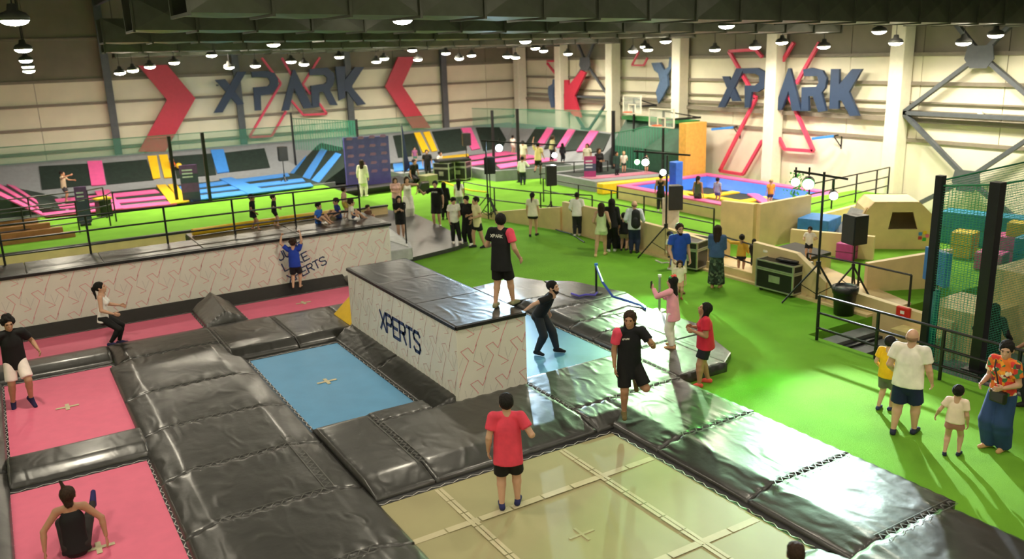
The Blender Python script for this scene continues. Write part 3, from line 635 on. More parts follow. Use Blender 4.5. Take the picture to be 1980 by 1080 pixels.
# basketball area: green slope, hoops
GS = thing('green_slope', 'dark green slope wall with orange end panel behind the basketball hoops', 'slope', (27.5,32,0))
obj('slope_body', MB().prism([(26.6,29.3,0.0),(26.6,29.3,1.5),(27.5,29.3,2.75),(27.74,29.3,2.75),(27.74,29.3,0.0)], (0,5.0,0)), mat('dark green vinyl', (0.012,0.075,0.040), .55, var=.15), GS)
obj('end_panel', MB().box(26.5,28.85,0.0,27.74,29.3,2.85), mat('orange plywood', (0.72,0.40,0.08), .5), GS)
obj('crest_roll', MB().box(27.2,29.3,2.72,27.74,34.3,2.9), mat('mid green vinyl', (0.03,0.20,0.05), .6), GS)
for lab, (cx_, cy_, w_, h_, XX) in (('glass basketball backboard and hoop, upper left one', (1222,202,32,34,27.0)), ('glass basketball backboard and hoop, lower right one', (1279,228,40,32,26.2))):
    c = onX(cx_, cy_, XX); T = thing('basketball_hoop', lab, 'hoop', c); s_ = 30*0.034
    hw, hh = w_*0.021, h_*0.0125
    fr = MB()
    for a, b_ in (((-hw,-hh),(hw,-hh)),((hw,-hh),(hw,hh)),((hw,hh),(-hw,hh)),((-hw,hh),(-hw,-hh)),((-.25,-hh),(-.25,-.0)),((.25,-hh),(.25,0)),((-.25,0),(.25,0))):
        fr.bar((c[0], c[1]+a[0], c[2]+a[1]), (c[0], c[1]+b_[0], c[2]+b_[1]), 0.05)
    obj('board_frame', fr, white_steel, T)
    obj('board', MB().box(c[0]-.01,c[1]-hw,c[2]-hh,c[0]+.01,c[1]+hw,c[2]+hh), mat('clear acrylic', (0.8,0.9,0.85), .1, alpha=0.18), T)
    rim = [(c[0]-0.27+0.22*math.cos(t), c[1]+0.22*math.sin(t), c[2]-hh+0.08) for t in np.linspace(0, 2*math.pi, 17)]
    obj('rim', MB().tube(rim, 0.018, 6), cm('#d9541e'), T)
    obj('support_arm', MB().bar((c[0],c[1],c[2]-0.1), (28.3,c[1]-0.3,c[2]-0.1), 0.09).bar((c[0]+.1,c[1],c[2]+0.3), (28.3,c[1]-0.3,c[2]-0.1), 0.05), black_m, T)
    obj('pole', MB().bar((c[0]+.12,c[1],0.47), (c[0]+.12,c[1],c[2]+0.3), 0.08), black_m, T)
tag(obj('yellow_kerb', MB().prism([(22.5,29.75,0.0),(26.45,28.95,0.0),(26.45,29.35,0.0),(22.5,30.15,0.0)], (0,0,0.50)), c_yel, None, bevel=.05), 'long yellow padded kerb in front of the green slope', 'kerb')

HCo = thing('jump_court', 'grey jump court with pink strip below the basketball hoops', 'trampoline', (24.8,32,0))
obj('court_base', MB().prism([(22.7,30.5,0),(26.5,29.7,0),(26.5,34.4,0),(22.7,34.4,0)], (0,0,0.47)), grey_pad, HCo); obj('pink_strip', MB().prism([(23.0,31.2,0.46),(26.4,30.5,0.46),(26.4,31.3,0.46),(23.0,32.0,0.46)], (0,0,0.035)), mat('dusty rose mat', (.45,.16,.24), .6), HCo); obj('dark_mat', MB().prism([(23.0,32.3,0.46),(26.3,31.6,0.46),(26.3,34.0,0.46),(23.0,34.0,0.46)], (0,0,0.03)), mesh_dark, HCo)
# ------------------------------------------------------------------ blue ring trampoline on the right
RT = thing('trampoline_arena', 'sunken trampoline arena with blue walls, pink rim and yellow pads', 'trampoline', (24.5,24.5,0))
rx0, rx1, ry0, ry1, rz = 22.4, 27.6, 21.3, 28.6, 0.52
for a in ((rx0,ry0,rx0+0.12,ry1),(rx1-0.12,ry0,rx1,ry1),(rx0,ry0,rx1,ry0+0.12),(rx0,ry1-0.12,rx1,ry1)): obj('ply_wall', MB().box(a[0],a[1],0,a[2],a[3],rz), ply, RT)
w_ = 0.42
for a in ((rx0,ry0,rx0+w_,ry1),(rx1-w_,ry0,rx1,ry1),(rx0+w_,ry0,rx1-w_,ry0+w_),(rx0+w_,ry1-w_,rx1-w_,ry1)): obj('rim_pad', MB().box(a[0],a[1],rz-.02,a[2],a[3],rz+.06), c_pink, RT, bevel=.02)
zi = 0.14
ii = 0.95
for pts in ([(rx0+w_,ry0+w_),(rx0+w_,ry1-w_),(rx0+ii,ry1-ii),(rx0+ii,ry0+ii)],[(rx1-w_,ry0+w_),(rx1-w_,ry1-w_),(rx1-ii,ry1-ii),(rx1-ii,ry0+ii)],
            [(rx0+w_,ry0+w_),(rx1-w_,ry0+w_),(rx1-ii,ry0+ii),(rx0+ii,ry0+ii)],[(rx0+w_,ry1-w_),(rx1-w_,ry1-w_),(rx1-ii,ry1-ii),(rx0+ii,ry1-ii)]):
    z4 = [rz-.01, rz-.01, zi, zi]; m_ = MB(); m_.add([(p[0],p[1],z) for p, z in zip(pts, z4)]+[(p[0],p[1],z-.08) for p, z in zip(pts, z4)], [(0,1,2,3),(4,7,6,5),(0,4,5,1),(1,5,6,2),(2,6,7,3),(3,7,4,0)])
    obj('blue_slope', m_, mat('royal blue vinyl', (0.02,0.13,0.62), .45), RT)
obj('bed', MB().box(rx0+ii,ry0+ii,0.02,rx1-ii,ry1-ii,zi-.02), mesh_dark, RT)
xa, xb, ya, yb = rx0+ii, rx1-ii, ry0+ii, ry1-ii; xm, ym = (xa+xb)/2, (ya+yb)/2
for k, (a, b_, m_) in enumerate((((xa,ym-.9),(xb,ym-.9),c_yel),((xa,ym+.9),(xb,ym+.9),c_yel),((xm,ya),(xm,yb),c_yel),((xa,ya+.25),(xb,ya+.25),mat('light blue vinyl',(.12,.32,.80),.45)),((xa+.25,ya),(xa+.25,yb),c_pink),((xa,ym),(xm,yb),c_yel),((xm,ya),(xb,ym),c_pink))):
    obj('bed_pad', MB().bar((*a,zi+0.004*k),(*b_,zi+.004*k),0.42,0.06), m_, RT)

# ------------------------------------------------------------------ railings
def railing(label, pts, h=1.02, mids=(0.5,), z=None, r=0.028, group='black steel railings', posts=True):
    T = thing('railing', label, 'railing', pts[0], group)
    for p in pts:
        if posts: obj('post', MB().tube([p, (p[0],p[1],p[2]+h)], r, 8), black_m, T)
    for f in (1.0,)+tuple(mids):
        for a, b in zip(pts, pts[1:]): obj('rail', MB().tube([(a[0],a[1],a[2]+h*f), (b[0],b[1],b[2]+h*f)], r*0.85, 8), black_m, T)
    return T
railing('black railing on the deck above the printed wall', [(x, 24.25, 1.51) for x in (-2.2,-0.2,1.75,3.65,5.45,7.2,9.2)], 1.0, (0.62, 0.24))
railing('black railing guarding the sunken entrance steps, foreground right', [(14.6, y, 0.0) for y in (11.65,10.2,8.8,7.4,6.0)], 1.0, (0.62, 0.28), r=0.034)
railing('black railing round the wooden stairs at the far left', [(-1.2,33.5,.42),(0.5,33.7,.42),(2.2,33.9,.42),(3.3,34.6,.42),(3.6,35.4,.42)], 1.15, (0.66, 0.33))
railing('second stair railing at the far left, nearer the court', [(-1.5,35.6,.42),(0.8,35.8,.42),(2.8,36.1,.42),(3.4,36.5,.42)], 1.2, (0.6,))
# plywood stair box at far left
ST = thing('stair_box', 'brown plywood stair box on the platform at far left', 'stairs', (0.5,34,0.42))
for k in range(4): obj('step', MB().box(-3.5,33.2+0.25*k,0.42,2.0-0.35*k,33.45+0.25*k,0.6+0.17*k), mat('brown plywood', (0.33,0.16,0.05), .6), ST)
# plywood barrier line along the turf (ninja course)
def ply_panel(label, pts, z0, z1, th=0.16, name='plywood_panel', cat='panel', tops=None):
    """vertical board between ground points; tops gives the height at every point"""
    tops = tops or [z1]*len(pts); T = thing(name, label, cat, (pts[0][0], pts[0][1], z0))
    for i, (a, b) in enumerate(zip(pts, pts[1:])):
        d = Vector((b[0]-a[0], b[1]-a[1], 0)).normalized(); u = Vector((d.y, -d.x, 0))*th
        obj('board', MB().prism([(a[0],a[1],z0),(b[0],b[1],z0),(b[0],b[1],tops[i+1]),(a[0],a[1],tops[i])], tuple(u)), ply, T)
    return T
g0 = 'plywood course panels'
ply_panel('low curved plywood ramp panel at the left end of the course', [(15.9,29.0),(16.5,26.6),(16.95,24.7)], 0, .7, tops=[0.12,0.55,0.85])
ply_panel('plywood barrier behind the guests at the speaker stand', [(17.0,24.6),(17.1,22.4),(17.15,21.2)], 0, .8, tops=[1.05,1.05,0.95])
ply_panel('plywood barrier in front of the man with a backpack', [(17.15,21.1),(17.15,19.2),(17.12,17.6)], 0, .78, tops=[0.95,0.92,0.85])
ply_panel('low plywood kerb beside the woman in the leafy skirt', [(17.12,17.5),(17.1,15.4)], 0, .25)
ply_panel('tall plywood panel with white switch behind the flight case', [(17.1,15.75),(17.1,14.3),(17.1,13.35)], 0, .95, tops=[1.12,1.08,0.52])
ply_panel('long low plywood barrier with red box beside the bin', [(17.1,13.3),(17.12,11.7),(17.15,10.1)], -.55, .62, tops=[0.50,0.40,0.32])
ply_panel('tall plywood end wall below the trampoline arena', [(20.0,19.9),(20.1,18.6),(22.3,18.5)], 0, 1.4, tops=[1.35,1.4,1.45])
ply_panel('plywood wall under the green walkway at right', [(22.3,18.4),(27.9,19.2)], 0, .75)
ply_panel('mid plywood board behind the black platform', [(20.6,17.6),(21.6,15.4)], 0, .7)
ply_panel('slanted plywood board left of the cage', [(18.6,13.5),(20.6,12.5)], 0, .9, tops=[0.75,1.0])
ply_panel('inner plywood board behind the lighting tripods', [(18.0,24.6),(18.3,21.0),(18.4,18.0)], 0, .55)
tag(obj('course_floor', MB().prism([(16.9,25,0.0),(18.2,25,0.0),(18.5,18,0.0),(19.8,16,0.0),(18.4,12,0.0),(16.75,12,0.0)], (0,0,0.06)), ply, None), 'pale plywood floor strip inside the ninja course', 'floor panel')
wk = MB().prism([(22.35,18.5,0.0),(27.7,19.25,0.0),(27.7,20.8,0.0),(22.35,20.8,0.0)], (0,0,0.72)); tag(obj('raised_walkway', wk, turf, None), 'green turfed walkway behind the plywood wall at right', 'walkway')
railing('black railing on the green walkway at right', [(22.6,18.7,.72),(24.0,18.9,.72),(25.5,19.1,.72),(26.8,19.25,.72),(27.7,19.4,.72)], 1.0, (0.66, 0.33))
railing('black railing between the turf and the trampoline arena', [(19.6,30.0,0),(19.7,27.6,0),(19.8,25.6,0),(19.9,23.8,0),(20.0,22.2,0),(20.05,20.4,0)], 1.0, (0.5,))
railing('black railing inside the plywood course, right of the platform', [(17.6,14.5,0.0),(17.7,13.0,0.0),(17.7,11.6,0.0)], 0.95, (0.1,))
railing('low black railing beside the woman in the leafy skirt', [(17.3,19.0,0.0),(17.4,17.4,0.0),(17.2,15.8,0.0)], 0.95, (0.45,))
railing('black stair railing at the left end of the course', [(16.6,31.5,0),(16.8,29.3,0),(17.5,27.0,0),(18.6,25.2,0)], 1.0, (0.5,))
railing('black stair railing behind the sign stand', [(22.2,34.2,0),(23.6,33.4,0),(25.0,32.6,0)], 1.0, (0.5,))
# black platform, soft blocks, playhouse with slide
PT = thing('black_platform', 'black topped wooden platform with the boy standing on it', 'platform', (18.9,15.6,0))
obj('top_board', MB().prism([P(1500,477,.55),P(1538,468,.55),P(1607,487,.55),P(1555,500,.55)], (0,0,-0.09)), mat('black rubber tiles', (0.02,0.017,0.014), .7), PT)
c_ = P(1550,483,.5); obj('base', MB().obox((c_[0],c_[1],0.22), (1.0,1.3,0.44), 0.2), ply, PT)
def soft_block(label, px, py, z0, size, m, rz=0.0, name='foam_block'):
    p = P(px, py, z0); T = thing(name, label, 'block', p, 'soft play blocks')
    R = Matrix.Rotation(rz, 3, 'Z')
    b_ = MB().obox((p[0],p[1],z0+size[2]/2), size, rz); obj('cover', b_, m, T, bevel=0.03)
    s_ = MB(); s_.obox((p[0],p[1],z0+size[2]*0.5), (size[0]+.008,size[1]+.008,0.015), rz); obj('seam', s_, vinyl_dull, T)
    return T
roy = mat('royal blue block', (0.03,0.19,0.52), .5); teal = mat('teal block', (0.01,0.20,0.36), .5); mag = mat('magenta block', (0.50,0.05,0.28), .5); yl = mat('lemon block', (0.62,0.46,0.03), .5)
soft_block('large blue foam cube behind the boy on the platform', 1582, 469, 0.0, (1.1,1.0,0.85), roy, .3)
soft_block('small magenta foam cube under the big loudspeaker', 1637, 500, 0.0, (0.5,0.5,0.5), mag, .3)
soft_block('long teal foam block seen through the cage net', 1900, 474, 0.0, (0.7,2.4,1.0), teal, .25)
soft_block('yellow foam cube left of the teal block', 1862, 495, 0.0, (0.6,0.6,0.75), yl, .2)
soft_block('magenta foam block with stepped end at right', 1943, 503, 0.0, (0.7,0.8,0.75), mag, .2)
soft_block('lower magenta foam block in front of the stepped one', 1915, 520, 0.0, (0.6,0.7,0.5), mag, .2)
soft_block('upright yellow foam block at the right edge', 1962, 505, 0.0, (0.5,0.5,1.15), yl, .2)
soft_block('teal wedge block at the right edge', 1985, 520, 0.0, (0.6,0.6,0.9), teal, .2)
p = onX(1812,515,18.3); TBD = thing('target_board', 'blue square target board with yellow spot inside the cage', 'board', p)
obj('panel', MB().obox(tuple(p), (0.16,0.85,0.80), -.45), roy, TBD, bevel=.02); obj('yellow_spot', MB().obox((p[0]-.1,p[1]-.09,p[2]), (0.03,0.20,0.20), -.45), yl, TBD, bevel=.03); obj('stand_post', MB().bar((p[0],p[1],-.55),(p[0],p[1],p[2]-.3),.09), black_m, TBD)
PH = thing('playhouse', 'plywood playhouse with window opening and grey slide', 'playhouse', P(1745,485,0))
hb = P(1745,487,0.0); hx, hy = hb[0]+0.7, hb[1]+0.9
prof = [(-1.15,0.0),(1.25,0.0),(0.95,1.05),(0.55,1.45),(-0.75,1.45),(-0.95,1.2)]
U = Vector((math.cos(-0.72), math.sin(-0.72), 0)); V_ = Vector((-U.y, U.x, 0))
def hp(s_, d_, z_): q_ = Vector((hx,hy,0))+U*s_+V_*d_; return (q_.x, q_.y, z_)
win = [(-0.30,0.62),(0.55,0.62),(0.38,1.15),(-0.22,1.15)]
fr = MB(); o6 = [hp(a, -0.75, b) for a, b in prof]
# front face built round the window opening
def strip(poly): fr.prism([hp(a, -0.75, b) for a, b in poly], tuple(V_*0.08))
for poly in ([(-1.15,0),(1.25,0),(0.55,0.62),(-0.30,0.62)], [(1.25,0),(0.95,1.05),(0.38,1.15),(0.55,0.62)], [(0.95,1.05),(0.55,1.45),(-0.75,1.45),(-0.22,1.15),(0.38,1.15)], [(-1.15,0),(-0.30,0.62),(-0.22,1.15),(-0.75,1.45),(-0.95,1.2)]): obj('front_panel', MB().prism([hp(a, -0.75, b) for a, b in poly], tuple(V_*0.08)), ply, PH)
obj('back_panel', MB().prism([hp(a, 0.7, b) for a, b in prof], tuple(V_*0.08)), ply, PH)
for a, b in zip(prof[1:], prof[2:]+prof[:1]): obj('roof_panel', MB().add([hp(a[0],-.75,a[1]),hp(b[0],-.75,b[1]),hp(b[0],.78,b[1]),hp(a[0],.78,a[1])], [(0,1,2,3)]), ply, PH)
s0, s1 = P(1700,405,1.15), P(1625,462,0.25)
obj('slide', MB().bar((hx-1.0,hy+0.5,1.15), (s1[0],s1[1],0.22), 0.75, 0.08), mat('grey slide sheet', (0.42,0.43,0.44), .35), PH)
obj('slide_side', MB().bar((hx-1.05,hy+0.12,1.22), (s1[0]-.1,s1[1]-.38,0.3), 0.07, 0.2), ply, PH)
lg = MB(); 
for k in range(5):
    an = k*2*math.pi/5; lg = MB().lathe([(0.001,0),(0.07,0),(0.07,0.01),(0.001,0.01)], 10)
    q_ = Vector(hp(0.72+0.11*math.cos(an), -0.765, 0.42+0.11*math.sin(an)))
    lg2 = MB().obox(q_, (0.10,0.10,0.012), M=Matrix((tuple(U), (0,0,1), tuple(V_))).transposed())
    obj('logo_petal', lg2, [c_pink, c_yel, c_blue, red_sign, cm('#3fae49')][k], PH)

# cage on the right
def cagepost(px, yb, yt, label, w, z0=0.0): return post(px, yb, yt, z0, label, w, 'black posts of the netted cage')
k1 = cagepost(1785,690,338,'left black corner post of the netted cage',0.14); k2 = cagepost(1888,715,350,'thick black corner post of the netted cage',0.20)
k1p, k2p = k1[0], k2[0]
net('green net face of the cage between its two posts', [(k1p[0],k1p[1],-0.5),(k2p[0],k2p[1],-0.5),(k2p[0],k2p[1],k2[1]-.05),(k1p[0],k1p[1],k1[1]-.2)])
net('green net side of the cage running towards the right wall', [(k2p[0]+.02,k2p[1],-0.5),(27.8,8.3,-0.5),(27.8,8.3,k2[1]-.05),(k2p[0]+.02,k2p[1],k2[1]-.05)])
net('green net far side of the cage behind the climbing board', [(k1p[0]+.02,k1p[1],-0.5),(27.8,10.8,-0.5),(27.8,10.8,k1[1]-.1),(k1p[0]+.02,k1p[1],k1[1]-.1)])
tag(obj('post_padding', MB().tube([(k1p[0]+.12,k1p[1],0.0),(k1p[0]+.12,k1p[1],1.4)], 0.14, 12), mat('teal padding', (0.0,0.14,0.13), .5), None, smooth=True), 'teal padding round the foot of the left cage post', 'padding')
CW = thing('cage_wall', 'stepped pale plywood wall blocks inside the netted cage', 'wall', (18,10,-0.55))
obj('tall_block', MB().box(18.6,8.8,-0.55,21.2,10.3,1.25), mat('ply in cage', (0.62,0.50,0.22), .5), CW); obj('mid_block', MB().box(17.2,9.6,-0.55,18.6,10.9,0.55), mat('ply in cage', (0.62,0.50,0.22), .5), CW)
obj('low_block', MB().box(16.5,10.2,-0.55,17.2,11.2,0.0), mat('ply in cage', (0.62,0.50,0.22), .5), CW); obj('green_kick', MB().box(16.4,8.7,-0.55,21.3,8.79,-0.32), mat('dark green kick', (0.0,0.10,0.06), .5), CW)
STP = thing('entrance_steps', 'dark entrance steps going down beside the railing', 'stairs', (15.4,11,-0.55))
for k in range(3):
    obj('tread', MB().box(14.76,11.46-0.52*k,-0.55,16.42,11.84-0.52*k,-0.12-0.14*k), mat('dark grey tread', (.13,.13,.135), .6), STP); obj('riser', MB().box(14.76,11.32-0.52*k,-0.55,16.42,11.46-0.52*k,-0.2-0.14*k), black_m, STP)
tag(obj('grey_slab', MB().box(15.05,4.5,-0.55,16.2,8.3,0.02), concrete, None), 'grey raised slab beyond the railing at lower right', 'slab')
p = onX(1750,602,17.0); FA = thing('first_aid_box', 'red wall box with white mark on the low plywood barrier', 'box', p)
obj('case', MB().box(p[0]-.1,p[1]-.17,p[2]-.12,p[0]+.0,p[1]+.17,p[2]+.12), cm('#d02a1e', .4), FA, bevel=.03); obj('white_mark', MB().box(p[0]-.106,p[1]-.05,p[2]-.035,p[0]-.1,p[1]+.05,p[2]+.035), cm('#f2efe8'), FA.children[0])
p = onX(1482,485,16.98); SW = thing('wall_switch', 'round white fitting and purple notice on the tall plywood panel', 'fitting', p)
obj('round_box', MB().lathe([(0.001,0),(0.08,0),(0.09,0.02),(0.08,0.06),(0.001,0.07)], 14, (p[0],p[1],p[2]-.03)), white_steel, SW); obj('notice', MB().box(p[0]-.01,p[1]-.32,p[2]-.09,p[0]+.0,p[1]-.14,p[2]+.09), cm('#5a4b93'), SW)
# ------------------------------------------------------------------ equipment
case_black = mat('black laminate', (0.012,0.012,0.013), .35); alu = mat('aluminium edging', (0.55,0.55,0.50), .35, metal=.8); grille = mat('speaker grille', (0.018,0.019,0.021), .6, bump=.4, bscale=120)
def to_cam(p): return math.atan2(-p[1], -p[0])
def zat(px, py, ref):      # height of a pixel seen above ground point ref
    d = ray(px, py); t = math.hypot(ref[0], ref[1])/math.hypot(d[0], d[1]); return CAM_H+t*d[2]
def tripod(T, p, hub, spread, top, r=0.022):
    obj('mast', MB().tube([(p[0],p[1],p[2]+0.1),(p[0],p[1],top)], r, 8), black_m, T)
    obj('hub', MB().tube([(p[0],p[1],p[2]+hub-.06),(p[0],p[1],p[2]+hub+.06)], r*2, 8), black_m, T)
    for k in range(3):
        a = 0.5+k*2.094
        f = (p[0]+spread*math.cos(a), p[1]+spread*math.sin(a), p[2]+.02)
        obj('leg', MB().bar((p[0],p[1],p[2]+hub), f, 0.035), black_m, T)
        m_ = (p[0]+spread*.5*math.cos(a), p[1]+spread*.5*math.sin(a), p[2]+hub*.5)
        obj('strut', MB().bar((p[0],p[1],p[2]+hub*.22), m_, 0.02), black_m, T)
def speaker(px, ybase, ytop, ybot, wpx, label, z0=0.0, yaw=0.3, stand=True):
    p = P(px, ybase, z0); zt, zb = zat(px, ytop, p), zat(px, ybot, p); dist = np.linalg.norm(p-CPOS); w = wpx*dist/F_PX*0.9
    if stand:
        S = thing('speaker_stand', 'black tripod stand under the '+label, 'stand', p, 'loudspeaker tripods'); tripod(S, p, min(0.8,(zb-z0)*.55), 0.55, zb)
    T = thing('loudspeaker', label, 'speaker', (p[0],p[1],zb), 'loudspeakers on tripods')
    a = to_cam(p)+yaw; R = Matrix.Rotation(a, 3, 'Z'); h = zt-zb; d = w*0.9
    pts = [(-d/2,-w*.36),(-d/2,w*.36),(d*.5,w*.5),(d*.5,-w*.5)]
    cb_ = obj('cabinet', MB().prism([tuple(Vector((p[0],p[1],zb))+R @ Vector((x,y,0))) for x, y in pts], (0,0,h)), case_black, T, bevel=.015)
    c = Vector((p[0],p[1],zb+h/2))+R @ Vector((d*.5+.008,0,0)); obj('grille', MB().obox(c, (0.016,w*.92,h*.92), a), grille, cb_)
    c = Vector((p[0],p[1],zb+h*.97))+R @ Vector((0,0,0)); obj('handle', MB().obox(c, (d*.3,w*.5,h*.07), a), vinyl_dull, cb_)
speaker(553,372,283,310,19,'black loudspeaker over the blue stripes of the far court', 0.0)
speaker(904,342,257,281,18,'black loudspeaker beside the mixing desk', 0.0)
speaker(1066,433,319,358,23,'black loudspeaker between the light towers, in front of the ramp', 0.0)
speaker(1303,470,358,404,30,'black loudspeaker in front of the arena, beside the light tower', 0.0, .2)
speaker(1646,566,414,470,39,'big black loudspeaker over the course at right', 0.0, -.9)
speaker(950,425,303,335,24,'bluish black loudspeaker under the bright stage light', 0.0, .1)
glow = {}
def emis(name, col, s):
    return mat(name, col, .5, emit=s, var=.01)
def light_head(T, p, aim, col, s, r=0.10, beam=None):
    """par can pointing along aim with a lit lens"""
    p = Vector(p); aim = Vector(aim).normalized(); q = p-aim*0.28
    cn_ = obj('can', MB().tube([q, q+aim*.12, p-aim*.01], [r*.6, r, r*1.08], 14), case_black, T)
    obj('lit_lens', MB().tube([p, p+aim*.006], r*.95, 14), emis(*col, s), cn_)
    if beam:
        ld = bpy.data.lights.new('lamp_beam', 'SPOT'); ld.energy = beam[0]; ld.spot_size = math.radians(beam[1]); ld.spot_blend = .6; ld.color = col[1]; ld.shadow_soft_size = r*.6
        lo_ = bpy.data.objects.new('lamp_beam', ld); COL.objects.link(lo_); lo_.location = (p+aim*.03)-absloc(T); lo_.rotation_euler = (Vector(beam[2])-p).to_track_quat('-Z','Y').to_euler(); lo_.parent = T
    obj('yoke', MB().bar(p-aim*.15+Vector((0,0,r)), p-aim*.15+Vector((0,0,.34)), 0.03), black_m, T)
LT = []
def tower(label, px, ybase, ytop, bar_px, heads, z0=0.0):
    p = P(px, ybase, z0); top = zat(px, ytop, p)
    T = thing('light_tower', label, 'light stand', p, 'tripod light towers'); tripod(T, p, 1.0, 0.85, top, .03)
    (ax, ay), (bx_, by_) = bar_px
    D = np.linalg.norm(p-CPOS)
    def atd(x, y): d = ray(x, y); d = d/np.linalg.norm(d); h_ = math.hypot(p[0],p[1]); return CPOS+d*(h_/math.hypot(d[0],d[1]))
    a, b_ = atd(ax, ay), atd(bx_, by_); obj('crossbar', MB().bar(a, b_, 0.05), black_m, T)
    for (x, y, col, s, r, beam) in heads:
        q = atd(x, y); aim = Vector(beam[2])-Vector(q) if beam else Vector(CPOS-q)+Vector((0,0,-3.5)); light_head(T, q, aim, col, s, r, beam)
WHITE = ('lens cool white', (0.80,0.90,1.0)); GREEN = ('lens green', (0.12,1.0,0.12)); GW = ('lens pale green', (0.55,1.0,0.5))
tower('light tower with glaring white blue lamp before the far pink court', 945, 428, 270, ((930,272),(1078,280)), [(965,286,('lens blue white',(0.55,0.80,1.0)),260.,.13,(5500.,22,(7.4,14.6,1.5))), (1072,300,('lens white',(0.85,0.95,1.0)),120.,.09,None)])
tower('light tower with green and white lamps beside the arena', 1287, 498, 300, ((1225,292),(1335,300)), [(1232,313,GREEN,60.,.08,None), (1248,314,GW,120.,.11,(2600.,36,(11.4,13.0,0))), (1282,333,WHITE,100.,.09,None), ])
tower('light tower with bright green lamps in front of the right wall', 1578, 585, 332, ((1535,330),(1640,346)), [(1538,352,GW,160.,.10,None), (1563,356,GREEN,420.,.14,(2400.,28,(9.5,8.4,0))), (1612,379,WHITE,260.,.10,(6000.,36,(9.5,6.2,0)))])
# truss shade over the middle tower
# flight cases
def flight_case(label, px, py, size, rz, z0=0.0, lid=True):
    p = P(px, py, z0); T = thing('flight_case', label, 'case', p, 'black flight cases'); R = Matrix.Rotation(rz, 3, 'Z'); sx, sy, sz = size
    W_ = lambda x, y, z: Vector((p[0],p[1],z0))+R @ Vector((x,y,z))
    bd_ = obj('body', MB().obox(W_(0,0,.1+sz/2), (sx,sy,sz), rz), case_black, T)
    e = MB()
    for zz in (.1, .1+sz*.68, .1+sz*.74, .1+sz):
        for a, b in (((-1,-1),(1,-1)),((1,-1),(1,1)),((1,1),(-1,1)),((-1,1),(-1,-1))): obj('edge_strip', MB().bar(W_(a[0]*sx/2,a[1]*sy/2,zz), W_(b[0]*sx/2,b[1]*sy/2,zz), .035), alu, bd_)
    for a in ((-1,-1),(1,-1),(1,1),(-1,1)):
        obj('corner_strip', MB().bar(W_(a[0]*sx/2,a[1]*sy/2,.1), W_(a[0]*sx/2,a[1]*sy/2,.1+sz), .04), alu, bd_)
        obj('castor', MB().tube([W_(a[0]*sx*.4-.02,a[1]*sy*.4,.05), W_(a[0]*sx*.4+.02,a[1]*sy*.4,.05)], .05, 10), vinyl_dull, T)
    for sgn in (-1, 1): obj('latch_plate', MB().obox(W_(sgn*sx*.502,0,.1+sz*.4), (.02,sy*.3,sz*.25), rz), alu, bd_)
    return p
pc = flight_case('black flight case with silver edging by the right light tower', 1514, 563, (0.75,1.15,0.72), 0.05)
tag(obj('clipboard_case', MB().obox((pc[0],pc[1]-.15,.1+.72+.05), (0.3,0.6,0.06), .2), case_black, None, bevel=.01), 'slim black device lying on top of the flight case', 'device')
flight_case('black flight case with silver edging behind the man in blue', 1340, 517, (0.9,0.75,0.75), 0.3)
flight_case('left black rack case of the mixing desk', 860, 351, (0.62,0.85,0.85), .6); flight_case('right black rack case of the mixing desk', 892, 348, (0.62,0.85,0.85), .6)
p = P(877,349,0); MD = thing('mixing_desk', 'black mixing desk on two rack cases', 'mixer', (p[0],p[1],1.0))
obj('desk_body', MB().obox((p[0],p[1],1.03), (1.7,0.8,.12), -.1), case_black, MD, bevel=.02); obj('fader_panel', MB().obox((p[0],p[1],1.1), (1.5,0.6,.03), -.1), grille, MD)
tag(obj('amp_box', MB().obox(tuple(P(828,357,0)+np.array([0,0,.25])), (0.8,0.6,.5), .3), mat('olive case', (.22,.22,.12), .5), None, bevel=.02), 'olive equipment box left of the mixing desk', 'box')
tag(obj('floor_monitor', MB().prism([tuple(P(820,372,0)+np.array(v)) for v in ((-.3,0,0),(.3,0,0),(.3,0,.45),(-.1,0,.45))], (0.2,.5,0)), case_black, None, bevel=.02), 'black wedge monitor on the turf beside the stage', 'monitor')
# stage with purple backdrop
SG = thing('stage', 'low black stage below the purple backdrop', 'stage', (15.2,38.2,0))
obj('stage_top', MB().prism([P(640,352,.32),P(648,372,.32),P(775,356,.32),P(800,348,.32),P(770,340,.32)], (0,0,-.08)), mat('black stage ply', (.02,.02,.02), .6), SG)
obj('stage_skirt', MB().prism([P(641,353,.30),P(649,371,.30),P(775,354,.30),P(798,347,.30),P(770,340,.30)], (0,0,-.30)), case_black, SG)
a, b_ = P(672,362,.32), P(757,352,.32)
BD = thing('press_backdrop', 'purple printed press backdrop standing on the stage', 'backdrop', a)
obj('panel', MB().prism([tuple(a), tuple(b_), (b_[0],b_[1],zat(757,262,b_)), (a[0],a[1],zat(672,266,a))], (-.02,.08,0)), mat('purple print', (.11,.095,.38), .6, var=.15, vscale=3), BD)
d_ = (b_-a)/np.linalg.norm(b_-a); L_ = np.linalg.norm(b_-a); nb = Vector((d_[1], -d_[0], 0))
pk = mat('dusty pink print', (.33,.16,.36), .6)
for r_ in range(5):
    for c2_ in range(4):
        q = a+d_*(L_*(c2_+.5)/4+(0.0 if r_ % 2 else .0)); zc = .62+.40*r_
        lo = MB().prism([tuple(Vector(q)+Vector(d_)*u_+Vector((0,0,zc+v_))+nb*.004) for u_, v_ in ((-.17,-.05),(.10,-.07),(.17,.0),(.12,.07),(-.12,.08))], tuple(nb*.004)); obj('logo_print', lo, pk, BD)
obj('leg_frame', MB().bar((a[0],a[1]+.1,.32),(a[0],a[1]+.1,2.5),.05).bar((b_[0],b_[1]+.1,.32),(b_[0],b_[1]+.1,2.45),.05), black_m, BD)
